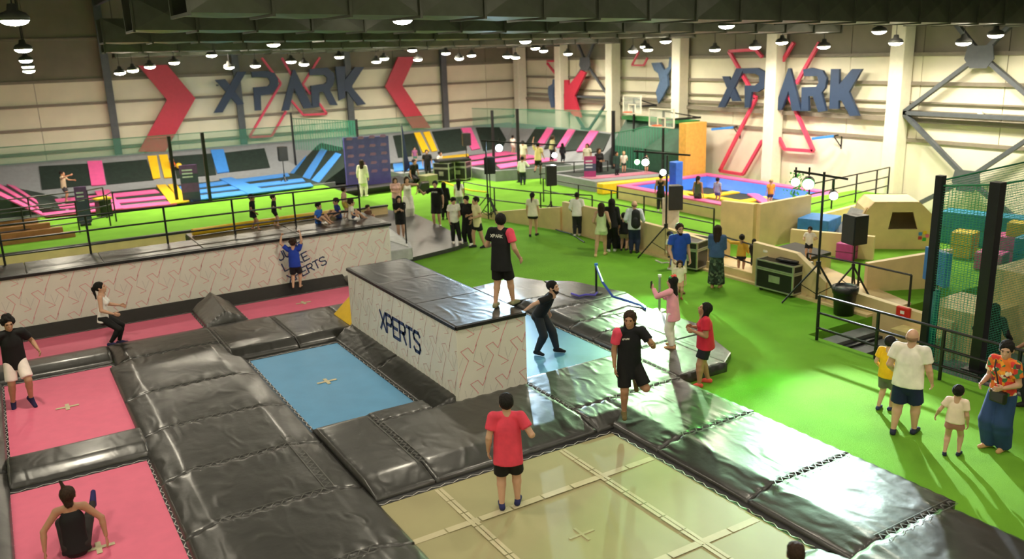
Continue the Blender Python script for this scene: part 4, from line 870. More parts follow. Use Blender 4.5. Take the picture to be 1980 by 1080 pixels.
p = P(705,352,.32); PL = thing('plinth', 'white display plinth on the stage front', 'plinth', p); obj('column_box', MB().obox((p[0]+.25,p[1],.32+.55), (.5,.4,1.1), .2), cm('#f3efe2'), PL, bevel=.02); obj('top_plate', MB().obox((p[0]+.25,p[1],.32+1.12), (.58,.48,.05), .2), cm('#fbf8ee'), PL)
p = P(782,347,0.3); FF = thing('feather_flag', 'dark blue feather flag right of the purple backdrop', 'flag', p); zt = zat(770,238,p)
obj('pole', MB().tube([p, (p[0],p[1],zt)], .018, 6), alu, FF)
obj('sail', MB().prism([(p[0],p[1],.6),(p[0]+.35,p[1]-.02,.9),(p[0]+.22,p[1],1.5),(p[0]+.08,p[1],zt-.2),(p[0],p[1],zt)], (0,.012,0)), mat('navy sail', (.03,.04,.14), .6), FF)
# sign boards
def board(label, px, yb, yt, w, z0, cols):
    p = P(px, yb, z0); zt = zat(px, yt, p); T = thing('sign_board', label, 'sign', p, 'free standing sign boards'); a = to_cam(p); u = Vector((-math.sin(a), math.cos(a), 0)); n_ = Vector((math.cos(a), math.sin(a), 0))
    zs = np.linspace(z0+.08, zt, len(cols)+1)
    for k, m_ in enumerate(cols):
        obj('panel', MB().prism([tuple(Vector((p[0],p[1],0))+u*s_*w/2+Vector((0,0,zs[k+(1 if t_ else 0)]))) for s_, t_ in ((-1,0),(1,0),(1,1),(-1,1))], tuple(n_*-.05)), m_, T)
    obj('foot', MB().obox((p[0],p[1],z0+.03), (w*.9,w*.9,.06), a), black_m, T)
    for k in range(3): obj('print_line', MB().prism([tuple(Vector((p[0],p[1],0))+u*s_*w*.36+n_*.004+Vector((0,0,zt-.25-.14*k+t_*.06))) for s_, t_ in ((-1,0),(.6,0),(.6,1),(-1,1))], tuple(n_*.003)), cm('#cfd3e6'), T)
    return T
nv = mat('navy board', (.05,.06,.13), .5); pv = mat('purple board', (.14,.06,.22), .5)
board('tall navy notice board between the two net posts', 372, 392, 318, .72, .42, [nv, pv, nv, pv]); board('slim navy banner stand beside the stair railing', 166, 435, 360, .42, .42, [nv, nv, pv])
board('navy and pink banner stand at the second court entrance', 1141, 362, 302, .55, 0.0, [nv, cm('#a33a78'), nv, cm('#a33a78')])
p = P(203,418,.42); BN = thing('waste_bin', 'black bin with yellow lid before the pink stripes', 'bin', p)
obj('tub', MB().obox((p[0],p[1],.42+.34), (.48,.48,.68), .3), case_black, BN, bevel=.03); obj('lid', MB().obox((p[0],p[1],.42+.72), (.54,.54,.09), .3), c_yel, BN, bevel=.02)
p = P(1631,607,0); BN = thing('waste_bin', 'round black bin with plastic liner beside the right tripod', 'bin', p)
obj('tub', MB().lathe([(.001,0),(.22,0),(.27,.62),(.28,.66)], 20, tuple(p)), case_black, BN, smooth=True); obj('liner', MB().lathe([(.285,.52),(.30,.60),(.30,.69),(.26,.70),(.24,.60)], 20, tuple(p)), mat('bin liner', (.015,.015,.016), .25, bump=.6, bscale=25), BN, smooth=True)
# yellow beam, orange object
a, b_ = P(377,452,1.62)+np.array([0,.3,0]), P(650,412,1.62)+np.array([0,.2,0])
BM = thing('foam_beam', 'long round yellow foam beam behind the deck railing', 'beam', a); obj('beam_body', MB().tube([a, b_], .10, 14), c_yel, BM, smooth=True); obj('end_cap', MB().tube([a-np.array([.02,0,0]), a], .102, 14), mat('yellow cap', (.6,.36,.02), .5), BM)
# belt barriers
def bposts(px, yb, yt, label, z0, m=black_m):
    p = P(px, yb, z0); zt = zat(px, yt, p); T = thing('barrier_post', label, 'post', p)
    obj('shaft', MB().tube([p, (p[0],p[1],zt)], .03, 10), m, T); obj('cap', MB().tube([(p[0],p[1],zt),(p[0],p[1],zt+.06)], .045, 12), c_blue if m is black_m else cm('#e9e7dd'), T); obj('base', MB().lathe([(.001,0),(.17,0),(.16,.02),(.04,.04),(.001,.045)], 18, tuple(p)), m, T)
    return p, zt
q1, zq = bposts(1153,567,513,'black barrier post with blue belt on the pads', .17)
q2, zq2 = bposts(1275,600,535,'silver barrier post beside the woman in pink', .0, mat('brushed steel', (.5,.5,.46), .35, metal=.7))
bl = [(q1[0],q1[1],zq)]+[tuple(P(x, y, z)) for x, y, z in ((1165,545,.75),(1185,573,.4),(1215,582,.24),(1240,590,.21),(1248,597,.2))]
tag(obj('barrier_belt', MB().tube(bl, .03, 6), mat('blue belt', (.05,.12,.62), .5), None), 'blue barrier belt trailing from the black post to the turf', 'belt')
bl = [tuple(P(x, y, .205)) for x, y in ((1105,567),(1120,572),(1133,569),(1150,570),(1155,565))]
tag(obj('barrier_belt', MB().tube(bl, .028, 6), mat('violet belt', (.10,.08,.55), .5), None), 'loose violet blue belt crumpled on the pads', 'belt')
# cables and hose on the turf
hz = [tuple(P(x, y, .03)) for x, y in ((852,350),(870,356),(890,363),(912,368),(940,371))]; tag(obj('yellow_hose', MB().tube(hz, .04, 6), cm('#d8c21a'), None), 'yellow cable cover running across the turf to the light tower', 'cable')
hz = [tuple(P(x, y, .02)) for x, y in ((1060,438),(1085,447),(1105,452),(1130,468))]; tag(obj('cable', MB().tube(hz, .02, 6), black_m, None), 'black cables along the foot of the plywood barrier', 'cable')
hz = [tuple(P(x, y, .02)) for x, y in ((1268,503),(1280,508),(1292,507),(1303,512))]; tag(obj('cable', MB().tube(hz, .025, 6), cm('#d9d5c8'), None), 'pale coiled cable at the foot of the middle light tower', 'cable')
# slab with grey foam block right of the printed wall
SL = thing('landing_deck', 'low dark landing deck behind the printed wall end', 'deck', tuple(P(800,460,0)))
obj('deck_top', MB().prism([P(745,505,.14),P(790,499,.14),P(880,477,.14),P(905,468,.14),P(875,448,.14),P(840,430,.14),P(800,412,.14),P(700,398,.14)], (0,0,-.13)), mat('dark grey vinyl', (.055,.055,.058), .32, var=.15, bump=.1, bscale=6), SL)
gb = P(755,470,.14); GB = thing('foam_step', 'pale grey foam step on the landing deck', 'foam step', gb)
obj('block', MB().prism([P(745,462,.55),P(742,432,.55),P(792,468,.55),P(797,478,.55),P(745,487,.55)], (0,0,-.38)), mat('pale grey foam', (.50,.51,.53), .6), GB, bevel=.03); obj('top_sheet', MB().prism([P(746,462,.58),P(744,437,.58),P(788,468,.58),P(790,476,.58)], (0,0,-.03)), cm('#d8dad8'), GB)
tag(obj('side_pole', MB().tube([tuple(P(788,497,.14)), (P(788,497,.14)[0],P(788,497,.14)[1],zat(784,395,P(788,497,.14)))], .025, 8), black_m, None), 'thin black pole at the corner of the landing deck', 'pole')
# overhead items: blue column on arena, hanging rods
p = onY(1307,345,26.6); tag(obj('padded_column', MB().box(p[0]-.2,p[1]-.2,.15,p[0]+.2,p[1]+.2,zat(1307,312,p)), mat('royal blue vinyl', (0.02,0.13,0.62), .45), None, bevel=.03), 'upright blue padded column inside the arena', 'column')
p = P(1270,500,0); 
tag(obj('black_bag', MB().lathe([(.001,0),(.2,.0),(.26,.2),(.24,.5),(.14,.62),(.001,.64)], 14, tuple(P(1197,478,0))), mat('bag fabric', (.012,.014,.022), .8), None, smooth=True), 'black bag on the turf against the plywood barrier', 'bag')
tag(obj('white_banner', MB().obox(tuple(P(1296,470,0)+np.array([0,0,.75])), (.06,.55,1.5), .6), cm('#ded9cf'), None, bevel=.01), 'white roll up banner below the black loudspeaker', 'banner')
p = P(1455,355,1.0)
for x, y, lab in ((1530,375,'small green potted bush left of the right light tower'), ):
    pp = P(1537,400,.72); T = thing('shrub', lab, 'plant', pp); rr = random.Random(4)
    obj('pot', MB().lathe([(.001,0),(.16,0),(.2,.3),(.001,.3)], 14, tuple(pp)), cm('#3c4a3a'), T)
    fo = MB()
    for k in range(150):
        c = Vector((pp[0],pp[1],.72+.3+rr.random()*.9))+Vector((rr.gauss(0,.15), rr.gauss(0,.15), 0)); d = Vector((rr.gauss(0,1), rr.gauss(0,1), rr.gauss(0,.6))).normalized()*.12; e = d.orthogonal().normalized()*.04
        fo.add([c, c+d*.5+e, c+d, c+d*.5-e], [(0,1,2,3)])
    o_ = obj('foliage', fo, cm('#2f8a2c'), T); o_['kind'] = 'stuff'
# ------------------------------------------------------------------ people
CORN = [(0,0,0),(1,0,0),(0,1,0),(1,1,0),(0,0,1),(1,0,1),(0,1,1),(1,1,1)]
EDG = [(0,1),(2,3),(4,5),(6,7),(0,2),(1,3),(4,6),(5,7),(0,4),(1,5),(2,6),(3,7)]
def nets(d, org, h):
    """surface nets over a sampled distance field"""
    s = d < 0; a = [s[c[0]:s.shape[0]-1+c[0], c[1]:s.shape[1]-1+c[1], c[2]:s.shape[2]-1+c[2]] for c in CORN]
    n = np.zeros(a[0].shape, np.int8)
    for k in a: n += k
    idx = np.argwhere((n > 0) & (n < 8))
    if len(idx) == 0: return np.zeros((0,3)), []
    vals = [d[idx[:,0]+c[0], idx[:,1]+c[1], idx[:,2]+c[2]] for c in CORN]
    acc = np.zeros((len(idx),3)); cnt = np.zeros(len(idx))
    for i, j in EDG:
        v0, v1 = vals[i], vals[j]; m = (v0 < 0) != (v1 < 0); t = np.where(m, v0/np.where(m, v0-v1, 1), 0)
        p = np.array(CORN[i])[None]+t[:,None]*(np.array(CORN[j])-np.array(CORN[i]))[None]
        acc += p*m[:,None]; cnt += m
    verts = (idx+acc/cnt[:,None])*h+np.array(org)
    vid = -np.ones(a[0].shape, np.int64); vid[idx[:,0],idx[:,1],idx[:,2]] = np.arange(len(idx))
    faces = []
    for ax in range(3):
        o1, o2 = (ax+1) % 3, (ax+2) % 3
        sl0 = [slice(1,-1)]*3; sl1 = [slice(1,-1)]*3; sl0[ax] = slice(0,-1); sl1[ax] = slice(1,None)
        A, B = s[tuple(sl0)], s[tuple(sl1)]
        e = np.argwhere(A != B)
        if len(e) == 0: continue
        g = e.copy(); g[:,o1] += 1; g[:,o2] += 1
        inside = s[g[:,0],g[:,1],g[:,2]]
        def cell(d1, d2):
            q = g.copy(); q[:,o1] -= d1; q[:,o2] -= d2; return vid[q[:,0],q[:,1],q[:,2]]
        q = np.stack([cell(0,0), cell(1,0), cell(1,1), cell(0,1)], 1)
        q[~inside] = q[~inside][:,::-1]
        q = q[(q >= 0).all(1)]
        faces += q.tolist()
    return verts, faces
class Field:
    def __init__(s, lo, hi, h):
        s.h = h; s.lo = np.array(lo, float)-2*h; n = np.ceil((np.array(hi)+2*h-s.lo)/h).astype(int)+1
        s.ax = [s.lo[i]+h*np.arange(n[i]) for i in range(3)]; s.d = np.full(n, 1.0, np.float32)
    def sub(s, lo, hi, pad):
        r = []
        for i in range(3):
            a = max(0, int((lo[i]-pad-s.lo[i])/s.h)); b = min(len(s.ax[i]), int((hi[i]+pad-s.lo[i])/s.h)+2); r.append(slice(a, max(a+1, b)))
        return tuple(r), [x.reshape([-1 if j == i else 1 for j in range(3)]) for i, x in enumerate([s.ax[i][r[i]] for i in range(3)])]
    def merge(s, sl, v, k, op='u'):
        v = v.astype(np.float32)
        cur = s.d[sl]
        if op == 'u':
            if k <= 0: s.d[sl] = np.minimum(cur, v)
            else:
                hh = np.clip(0.5+0.5*(cur-v)/k, 0, 1); s.d[sl] = cur*(1-hh)+v*hh-k*hh*(1-hh)
        else:
            nv = -v; hh = np.clip(0.5-0.5*(cur-nv)/max(k,1e-5), 0, 1); s.d[sl] = cur*(1-hh)+nv*hh+k*hh*(1-hh)
    def cone(s, a, b, ra, rb, k=0.02, kd=1.0, v=None, fa=False, fb=False, op='u'):
        a, b = np.array(a, float), np.array(b, float); ab = b-a; L = np.linalg.norm(ab)
        if L < 1e-6: b = a+np.array([0,0,1e-4]); ab = b-a; L = 1e-4
        w = ab/L; R = max(ra, rb); sl, (X, Y, Z) = s.sub(np.minimum(a,b)-R, np.maximum(a,b)+R, 0.06)
        px, py, pz = X-a[0], Y-a[1], Z-a[2]; tr = px*w[0]+py*w[1]+pz*w[2]; t = np.clip(tr, 0, L)
        qx, qy, qz = px-t*w[0], py-t*w[1], pz-t*w[2]; l2 = qx*qx+qy*qy+qz*qz
        if kd != 1.0:
            v = np.array(v, float); v = v-w*np.dot(v, w); v /= np.linalg.norm(v)+1e-9; qd = qx*v[0]+qy*v[1]+qz*v[2]; l2 = l2-qd*qd+(qd/kd)**2
        d = np.sqrt(np.maximum(l2, 0))-(ra+(rb-ra)*t/L)
        if kd < 1: d = d*0.85
        if fa: d = np.maximum(d, -tr)
        if fb: d = np.maximum(d, tr-L)
        s.merge(sl, d, k, op); return s
    def ell(s, c, r, k=0.01, op='u'):
        c, r = np.array(c, float), np.array(r, float); sl, (X, Y, Z) = s.sub(c-r, c+r, 0.05)
        x, y, z = X-c[0], Y-c[1], Z-c[2]
        k0 = np.sqrt((x/r[0])**2+(y/r[1])**2+(z/r[2])**2); k1 = np.sqrt((x/r[0]**2)**2+(y/r[1]**2)**2+(z/r[2]**2)**2)
        s.merge(sl, k0*(k0-1)/np.maximum(k1, 1e-6), k, op); return s
    def cut(s, p, n):
        n = np.array(n, float); X, Y, Z = [x.reshape([-1 if j == i else 1 for j in range(3)]) for i, x in enumerate(s.ax)]
        s.d = np.maximum(s.d, ((X-p[0])*n[0]+(Y-p[1])*n[1]+(Z-p[2])*n[2]).astype(np.float32)); return s
    def mesh(s): return nets(s.d, s.lo, s.h)
# templates: hands and head in metres for a 1.75 m adult
def hand_tpl(c1, c2, spread):
    f = Field((-.06,-.05,-.02), (.10,.11,.20), .005); f.cone((0,0,-.015),(0,0.004,.075), .026,.040, .01, .36, (0,1,0))
    for x, L in ((-.030,.066),(-.010,.078),(.011,.074),(.031,.058)):
        L = L*.62; p = Vector((x,0.002,.078)); sx = x*spread
        d = Vector((sx, math.sin(c1), math.cos(c1))).normalized(); q = p+d*L; d2 = Vector((sx, math.sin(c1+c2), math.cos(c1+c2))).normalized(); r = q+d2*L*.8
        f.cone(p, q, .0105,.0095, .004); f.cone(q, r, .0095,.008, .004)
    f.cone((.028,.006,.02),(.052,.02,.055), .014,.0115, .008); f.cone((.052,.02,.055),(.058,.034,.088), .0115,.009, .004)
    return f.mesh()
HANDS = {'relaxed': hand_tpl(.35,.55,1.0), 'grip': hand_tpl(1.25,1.2,.3), 'flat': hand_tpl(.08,.12,2.5)}
def head_tpl():
    f = Field((-.11,-.14,-.19), (.11,.14,.15), .0075); f.ell((0,-.012,.030),(.076,.097,.090), .01); f.cone((0,.020,-.025),(0,.050,-.083), .060,.036, .03)
    f.ell((0,.066,-.02),(.05,.034,.06), .02); f.cone((0,.094,.014),(0,.112,-.024), .007,.013, .012); f.ell((0,.082,.030),(.056,.016,.011), .012)
    for x in (-1, 1):
        f.ell((x*.031,.103,.010),(.017,.014,.012), .012, 'd'); f.ell((x*.079,-.008,-.002),(.012,.022,.033), .006)
    f.ell((0,.098,-.055),(.024,.010,.011), .008); f.cone((0,-.012,-.06),(0,-.03,-.17), .054,.056, .02)
    return f.mesh()
HEAD = head_tpl()
def hair_tpl(style):
    f = Field((-.17,-.26,-.46), (.17,.16,.22), .0105); rr = np.random.RandomState(5)
    if style in ('cap','bald'):
        if style == 'cap':
            f.ell((0,-.012,.045),(.088,.108,.090), .0); f.cut((0,0,.035),(0,0.12,-1)); g = f
            f.cone((0,.06,.045),(0,.16,.030), .075,.055, .01, .10, (0,0,1))
        else:
            f.ell((0,-.018,-.002),(.0795,.0955,.058), .0); f.ell((0,.10,.0),(.10,.100,.12), .01, 'd'); f.cut((0,0,-.045),(0,0,-1))
        return f.mesh()
    f.ell((0,-.020,.040),(.091,.110,.100), .0)
    if style == 'curly':
        for _ in range(70):
            v = rr.normal(size=3); v /= np.linalg.norm(v)
            if v[2] > -.25 and not (v[1] > .55 and v[2] < .45): f.ell(np.array([0,-.02,.045])+v*np.array([.086,.1,.098]), (.030,)*3, .008)
    f.ell((0,.118,-.020),(.084,.086,.100), .012, 'd')
    if style in ('short','curly','crop'):
        f.cut((0,-.05,-.078),(0,-.15,-1)); 
        if style == 'short': f.ell((0,-.005,.085),(.088,.098,.062), .01)
    else:
        f.cut((0,0,-.075),(0,0,-1))
    if style == 'long':
        f.cone((0,-.055,.02),(0,-.085,-.36), .088,.075, .03, .55, (0,1,0))
        for x in (-1,1): f.cone((x*.068,-.015,.06),(x*.085,-.03,-.25), .030,.028, .02)
    if style == 'mane':
        f.cone((0,-.06,.02),(0.0,-.09,-.27), .080,.062, .03, .6, (0,1,0)); f.cone((.06,-.04,.03),(.07,-.06,-.20), .03,.03, .02)
    if style == 'mid':
        f.cone((0,-.05,.02),(0,-.075,-.20), .088,.085, .03, .6, (0,1,0))
        for x in (-1,1): f.cone((x*.070,-.01,.06),(x*.085,-.02,-.14), .028,.025, .02)
    if style == 'pony':
        f.cone((0,-.09,.05),(0,-.14,.02), .028,.034, .02); f.cone((0,-.14,.02),(0,-.155,-.20), .036,.014, .02)
    if style == 'flung':
        f.cone((-.02,-.02,.11),(-.05,.02,.20), .03,.02, .02); f.cone((-.01,-.05,-.02),(0,-.07,-.08), .06,.05, .02)
    if style == 'bun': f.ell((0,-.095,.075),(.042,.042,.040), .012)
    gx, gy, gz = [a_.reshape([-1 if j == i else 1 for j in range(3)]) for i, a_ in enumerate(f.ax)]
    f.d = f.d+(.0032*(np.sin(130*gx+20*gz)*np.sin(95*gy+1.3)+np.sin(70*gx-90*gy+60*gz)*.7)).astype(np.float32)
    return f.mesh()
HAIRM = {}
def hair_mesh(style, m):
    k = (style, m.name)
    if k not in HAIRM:
        v, fc = hair_tpl(style); me = bpy.data.meshes.new('hair_'+style); me.from_pydata(v.tolist(), [], fc); me.shade_smooth(); me.materials.append(m); HAIRM[k] = me
    return HAIRM[k]
def beard_mesh(m):
    k = ('beard', m.name)
    if k not in HAIRM:
        f = Field((-.1,-.05,-.15), (.1,.13,.05), .0085); f.cone((0,.024,-.030),(0,.056,-.088), .064,.040, .02); f.ell((0,.085,-.0),(.055,.05,.062), .008, 'd'); f.ell((0,.108,-.055),(.02,.02,.010), .005, 'd'); f.cut((0,0,-.012),(0,0,1)); f.cut((0,-.005,0),(0,-1,0))
        v, fc = f.mesh(); me = bpy.data.meshes.new('beard'); me.from_pydata(v.tolist(), [], fc); me.shade_smooth(); me.materials.append(m); HAIRM[k] = me
    return HAIRM[k]
em = MB().lathe([(.001,-.009),(.007,-.006),(.0095,0),(.007,.006),(.001,.009)], 10); EYE = mesh_of('eye', em, mat('dark eye', (.02,.012,.008), .2), True)
bm_ = MB().obox((0,0,0), (.034,.008,.007)); BROW = {}
SKIN = {'light': mat('light skin', (.62,.36,.24), .55, var=.05), 'tan': mat('tan skin', (.46,.24,.14), .55, var=.05), 'brown': mat('brown skin', (.26,.125,.065), .55, var=.05), 'pale': mat('pale skin', (.70,.45,.33), .55, var=.05)}
HC = {'black': mat('black hair', (.012,.010,.009), .75, var=.4, vscale=60, spec=.25, bump=.6, bscale=90), 'brown': mat('dark brown hair', (.035,.018,.010), .7, var=.4, vscale=60, spec=.25, bump=.6, bscale=90), 'grey': mat('greying hair', (.10,.085,.075), .5, var=.3, vscale=30), 'blond': mat('fair hair', (.42,.28,.12), .5, var=.3, vscale=30)}
def ik(a, t, l1, l2, hint):
    a, t, hint = np.array(a, float), np.array(t, float), np.array(hint, float); v = t-a; L = np.linalg.norm(v)
    if L > (l1+l2)*.999: v = v/L*(l1+l2)*.999; L = (l1+l2)*.999; t = a+v
    w = v/L; x = (l1*l1-l2*l2+L*L)/(2*L); y = math.sqrt(max(l1*l1-x*x, 0)); hn = hint-w*np.dot(hint, w); hn /= np.linalg.norm(hn)+1e-9
    return a+w*x+hn*y, t
def child_mesh(name, vf, m, root):
    v, fc = vf
    if len(fc) == 0: return None
    me = bpy.data.meshes.new(name); me.from_pydata(v.tolist() if hasattr(v, 'tolist') else v, [], fc); me.update(); me.shade_smooth(); me.materials.append(m)
    o = bpy.data.objects.new(name, me); COL.objects.link(o); o.parent = root; return o
REL = (.14,.08,-.96)
def person(label, px, fy, hy, z, face, top, bottom, hair=('short','black'), shoes='#1b1c22', skin='tan', aR=REL, aL=REL, lR=(.0,.02,0), lL=(.0,-.02,0),
           lean=3, side=0, twist=0, head=(0,0), pel=(0,0,0), H=None, fem=False, child=False, bulk=1.0, hands=('relaxed','relaxed'), beard=False, face_on=None,
           eR=(.35,-1,-.35), eL=(.35,-1,-.35), kR=(.1,1,.1), kL=(.1,1,.1), res=None, pos=None, sit=False, tee_len=.06, sleeves=None, toeR=None, toeL=None, group='guests'):
    p = P(px, fy, z) if pos is None else np.array(pos, float)
    if H is None: H = (zat(px, hy, p)-z)*1.0
    H = float(H); dv = np.array([p[0], p[1]]); dist = np.linalg.norm(p-CPOS); dv = dv/np.linalg.norm(dv)
    fr = math.radians(face); fwd = -dv*math.cos(fr)+np.array([dv[1], -dv[0]])*math.sin(fr)
    rz = math.atan2(fwd[1], fwd[0])-math.pi/2
    root = thing('person', label, 'person', p, None); root.rotation_euler = (0,0,rz)
    if res is None: res = 0.015 if dist < 17 else (0.019 if dist < 25 else 0.026)
    hs = 1.0+(.22 if H < 1.25 else .10 if H < 1.45 else 0) if child or H < 1.4 else 1.0      # bigger heads on children
    sc = H/1.75; hd = sc*hs*(1.12)
    X, Yv = np.array([1.,0,0]), np.array([0,1.,0])
    hipz = (.505-.02*(hs-1)*5)*H; pc = np.array([pel[0]*H, pel[1]*H, hipz+.012*H+pel[2]*H])
    la, sa = math.radians(lean), math.radians(side)
    T = np.array([math.sin(sa), math.sin(la)*math.cos(sa), math.cos(la)*math.cos(sa)]); T /= np.linalg.norm(T)
    ta = math.radians(twist); Xt = np.array([math.cos(ta), math.sin(ta), 0]); Xt = Xt-T*np.dot(Xt, T); Xt /= np.linalg.norm(Xt); Yt = np.cross(T, Xt)
    Xp = X-T*np.dot(X,T)*.3; Xp /= np.linalg.norm(Xp)
    tl = (.315-.03*(hs-1)*3)*H
    waist, chest, nb = pc+T*.085*H, pc+T*.20*H, pc+T*tl; shw = (.098 if fem else .108)*H*(1+.3*(bulk-1))
    sh = {s_: nb-T*.022*H+Xt*shw*s_ for s_ in (1,-1)}; hip = {s_: pc+Xp*.050*H*s_-np.array([0,0,.01*H]) for s_ in (1,-1)}
    ul, fl_ = .172*H, .150*H; tl1, tl2 = .245*H, .232*H
    el, wr, kn, an = {}, {}, {}, {}
    for s_, a_, e_ in ((1,aR,eR),(-1,aL,eL)):
        tg = sh[s_]+(ul+fl_)*np.array([a_[0]*s_, a_[1], a_[2]]); el[s_], wr[s_] = ik(sh[s_], tg, ul, fl_, (e_[0]*s_, e_[1], e_[2]))
    for s_, l_, k_ in ((1,lR,kR),(-1,lL,kL)):
        tg = np.array([(.055*s_+l_[0]*s_)*H+pel[0]*H*0, l_[1]*H, .042*H+l_[2]*H]); kn[s_], an[s_] = ik(hip[s_], tg, tl1, tl2, (k_[0]*s_, k_[1], k_[2]))
    hy_, hp_ = math.radians(head[0]), math.radians(head[1])
    Rh = Matrix.Rotation(-hy_, 3, 'Z') @ Matrix.Rotation(hp_, 3, 'X'); Tn = (T*.5+np.array([0,0,.5])); Tn /= np.linalg.norm(Tn)
    hc = nb+Tn*(.062*H+.088*hd/1.0*1.0*.62) ; hc = nb+Tn*(.026*H+.095*hd)
    ft = {}
    for s_, tv in ((1,toeR),(-1,toeL)):
        tv = np.array(tv if tv is not None else (.18*s_,1,0.0), float); ft[s_] = tv/np.linalg.norm(tv)
    pts = [pc,waist,nb,hc]+[q[s_] for q in (sh,hip,el,wr,kn,an) for s_ in (1,-1)]; lo = np.min(pts, 0)-.17*H; hi = np.max(pts, 0)+.17*H; lo[2] = min(lo[2], -.02)
    bk = bulk
    def foot(f, s_, off, k):
        a_ = an[s_]; d_ = ft[s_]; dn = np.cross(d_, np.cross(d_, np.array([0,0,1.]))); dn = dn/ (np.linalg.norm(dn)+1e-9)
        if dn[2] > 0 and abs(d_[2]) < .8: dn = -dn
        heel = a_-d_*.022*H+dn*.020*H; toe = a_+d_*.095*H+dn*.028*H
        f.cone(heel, toe, .021*H+off, .015*H+off, k); f.cone(a_, a_+d_*.06*H+dn*.018*H, .021*H+off, .014*H+off, k)
    def legs(f, off, t1=1.0, t2=1.0, wide=0.0, k=.02):
        for s_ in (1,-1):
            e1 = hip[s_]+(kn[s_]-hip[s_])*t1
            f.cone(hip[s_], e1, .054*H*bk+off, (.054+(.036-.054)*t1)*H*bk+off+wide, k, fb=(t1 < 1))
            if t1 >= 1:
                e2 = kn[s_]+(an[s_]-kn[s_])*t2; cf = kn[s_]+(an[s_]-kn[s_])*.28; bd = np.cross(an[s_]-kn[s_], X); 
                f.cone(kn[s_], cf, .036*H*bk+off+wide, .035*H*bk+off+wide, k); f.cone(cf, e2, .035*H*bk+off+wide, .021*H+off+wide, k, fb=(t2 < 1 or off > 0))
    dr = .66
    def torso(f, off, k=.03):
        hw, ww, cw = ((.093,.070,.080) if fem else (.088,.080,.092)); 
        f.cone(pc-T*.015*H, waist, hw*H*bk+off, ww*H*bk+off, k, dr, Yt); f.cone(waist, chest, ww*H*bk+off, cw*H*bk+off, k, dr, Yt); f.cone(chest, nb-T*.03*H, cw*H*bk+off, .055*H+off, k, dr, Yt)
        if fem: 
            for s_ in (1,-1): f.ell(chest+T*.01*H+Yt*(.05*H+off)+Xt*.035*H*s_, (.035*H+off,)*3, .02)
    def shoulders(f, off, k=.02):
        for s_ in (1,-1): f.cone(nb-T*.005*H, sh[s_], .030*H+off, .033*H+off, k)
    # body: one mesh
    f = Field(lo, hi, res); torso(f, 0); shoulders(f, 0); f.cone(nb-T*.02*H, hc-Tn*.03*H, .033*H, .031*H, .02); legs(f, 0)
    for s_ in (1,-1): f.cone(sh[s_], el[s_], .032*H*bk, .024*H*bk, .015); f.cone(el[s_], el[s_]+(wr[s_]-el[s_])*.3, .025*H*bk, .024*H*bk, .012); f.cone(el[s_]+(wr[s_]-el[s_])*.3, wr[s_], .024*H*bk, .0155*H, .012); foot(f, s_, 0, .012)
    V, Fc = f.mesh(); V = [V]; Fc = list(Fc); nV = len(V[0])
    def join(vf, M3, off):
        nonlocal nV
        v_ = vf[0] @ np.array(M3).T+np.array(off)
        flip = np.linalg.det(np.array(M3)) < 0
        V.append(v_); Fc.extend([[i+nV for i in (q[::-1] if flip else q)] for q in vf[1]]); nV += len(v_)
    RhN = np.array(Rh); join(HEAD, RhN*hd, hc)
    for s_, hp in ((1,hands[0]),(-1,hands[1])):
        w = wr[s_]-el[s_]; w /= np.linalg.norm(w); n = -X*s_*.9+Yv*.25; n = n-w*np.dot(n, w); n /= np.linalg.norm(n)+1e-9
        u = np.cross(n, w)              # thumb side
        if np.dot(u, Yv*1.0+np.array([0,0,.3])) < 0: u = -u
        join(HANDS[hp], np.stack([u, n, w], 1)*sc*1.02, wr[s_])
    V = np.concatenate(V); body = child_mesh('body', (V, Fc), SKIN[skin], root)
    HM = Matrix.Translation(hc.tolist()) @ Rh.to_4x4() @ Matrix.Scale(hd, 4)
    def hobj(name, me):
        o = bpy.data.objects.new(name, me); COL.objects.link(o); o.parent = root; o.matrix_local = HM; return o
    if hair[0] not in ('none',): hobj('cap' if hair[0] == 'cap' else 'hair', hair_mesh(hair[0], HC[hair[1]] if hair[1] in HC else cm(hair[1])))
    if hair[0] == 'cap': hobj('hair', hair_mesh('crop', HC['black']))
    if beard: hobj('beard', beard_mesh(HC['black']))
    if (face_on if face_on is not None else (dist < 27 and abs(((face-head[0]) + 180) % 360-180) < 115)):
        hm = HC[hair[1]] if hair[1] in HC else HC['black']
        if hm.name not in BROW: BROW[hm.name] = mesh_of('eyebrow', bm_, hm)
        for s_ in (1,-1):
            o = hobj('eye', EYE); o.parent = body; o.matrix_local = HM @ Matrix.Translation((.031*s_,.085,.010)); o = hobj('eyebrow', BROW[hm.name]); o.parent = body; o.matrix_local = HM @ Matrix.Translation((.031*s_,.092,.030))
    # clothes
    def col(c): return c if not isinstance(c, str) else cm(c, .8)
    kind, cl = top
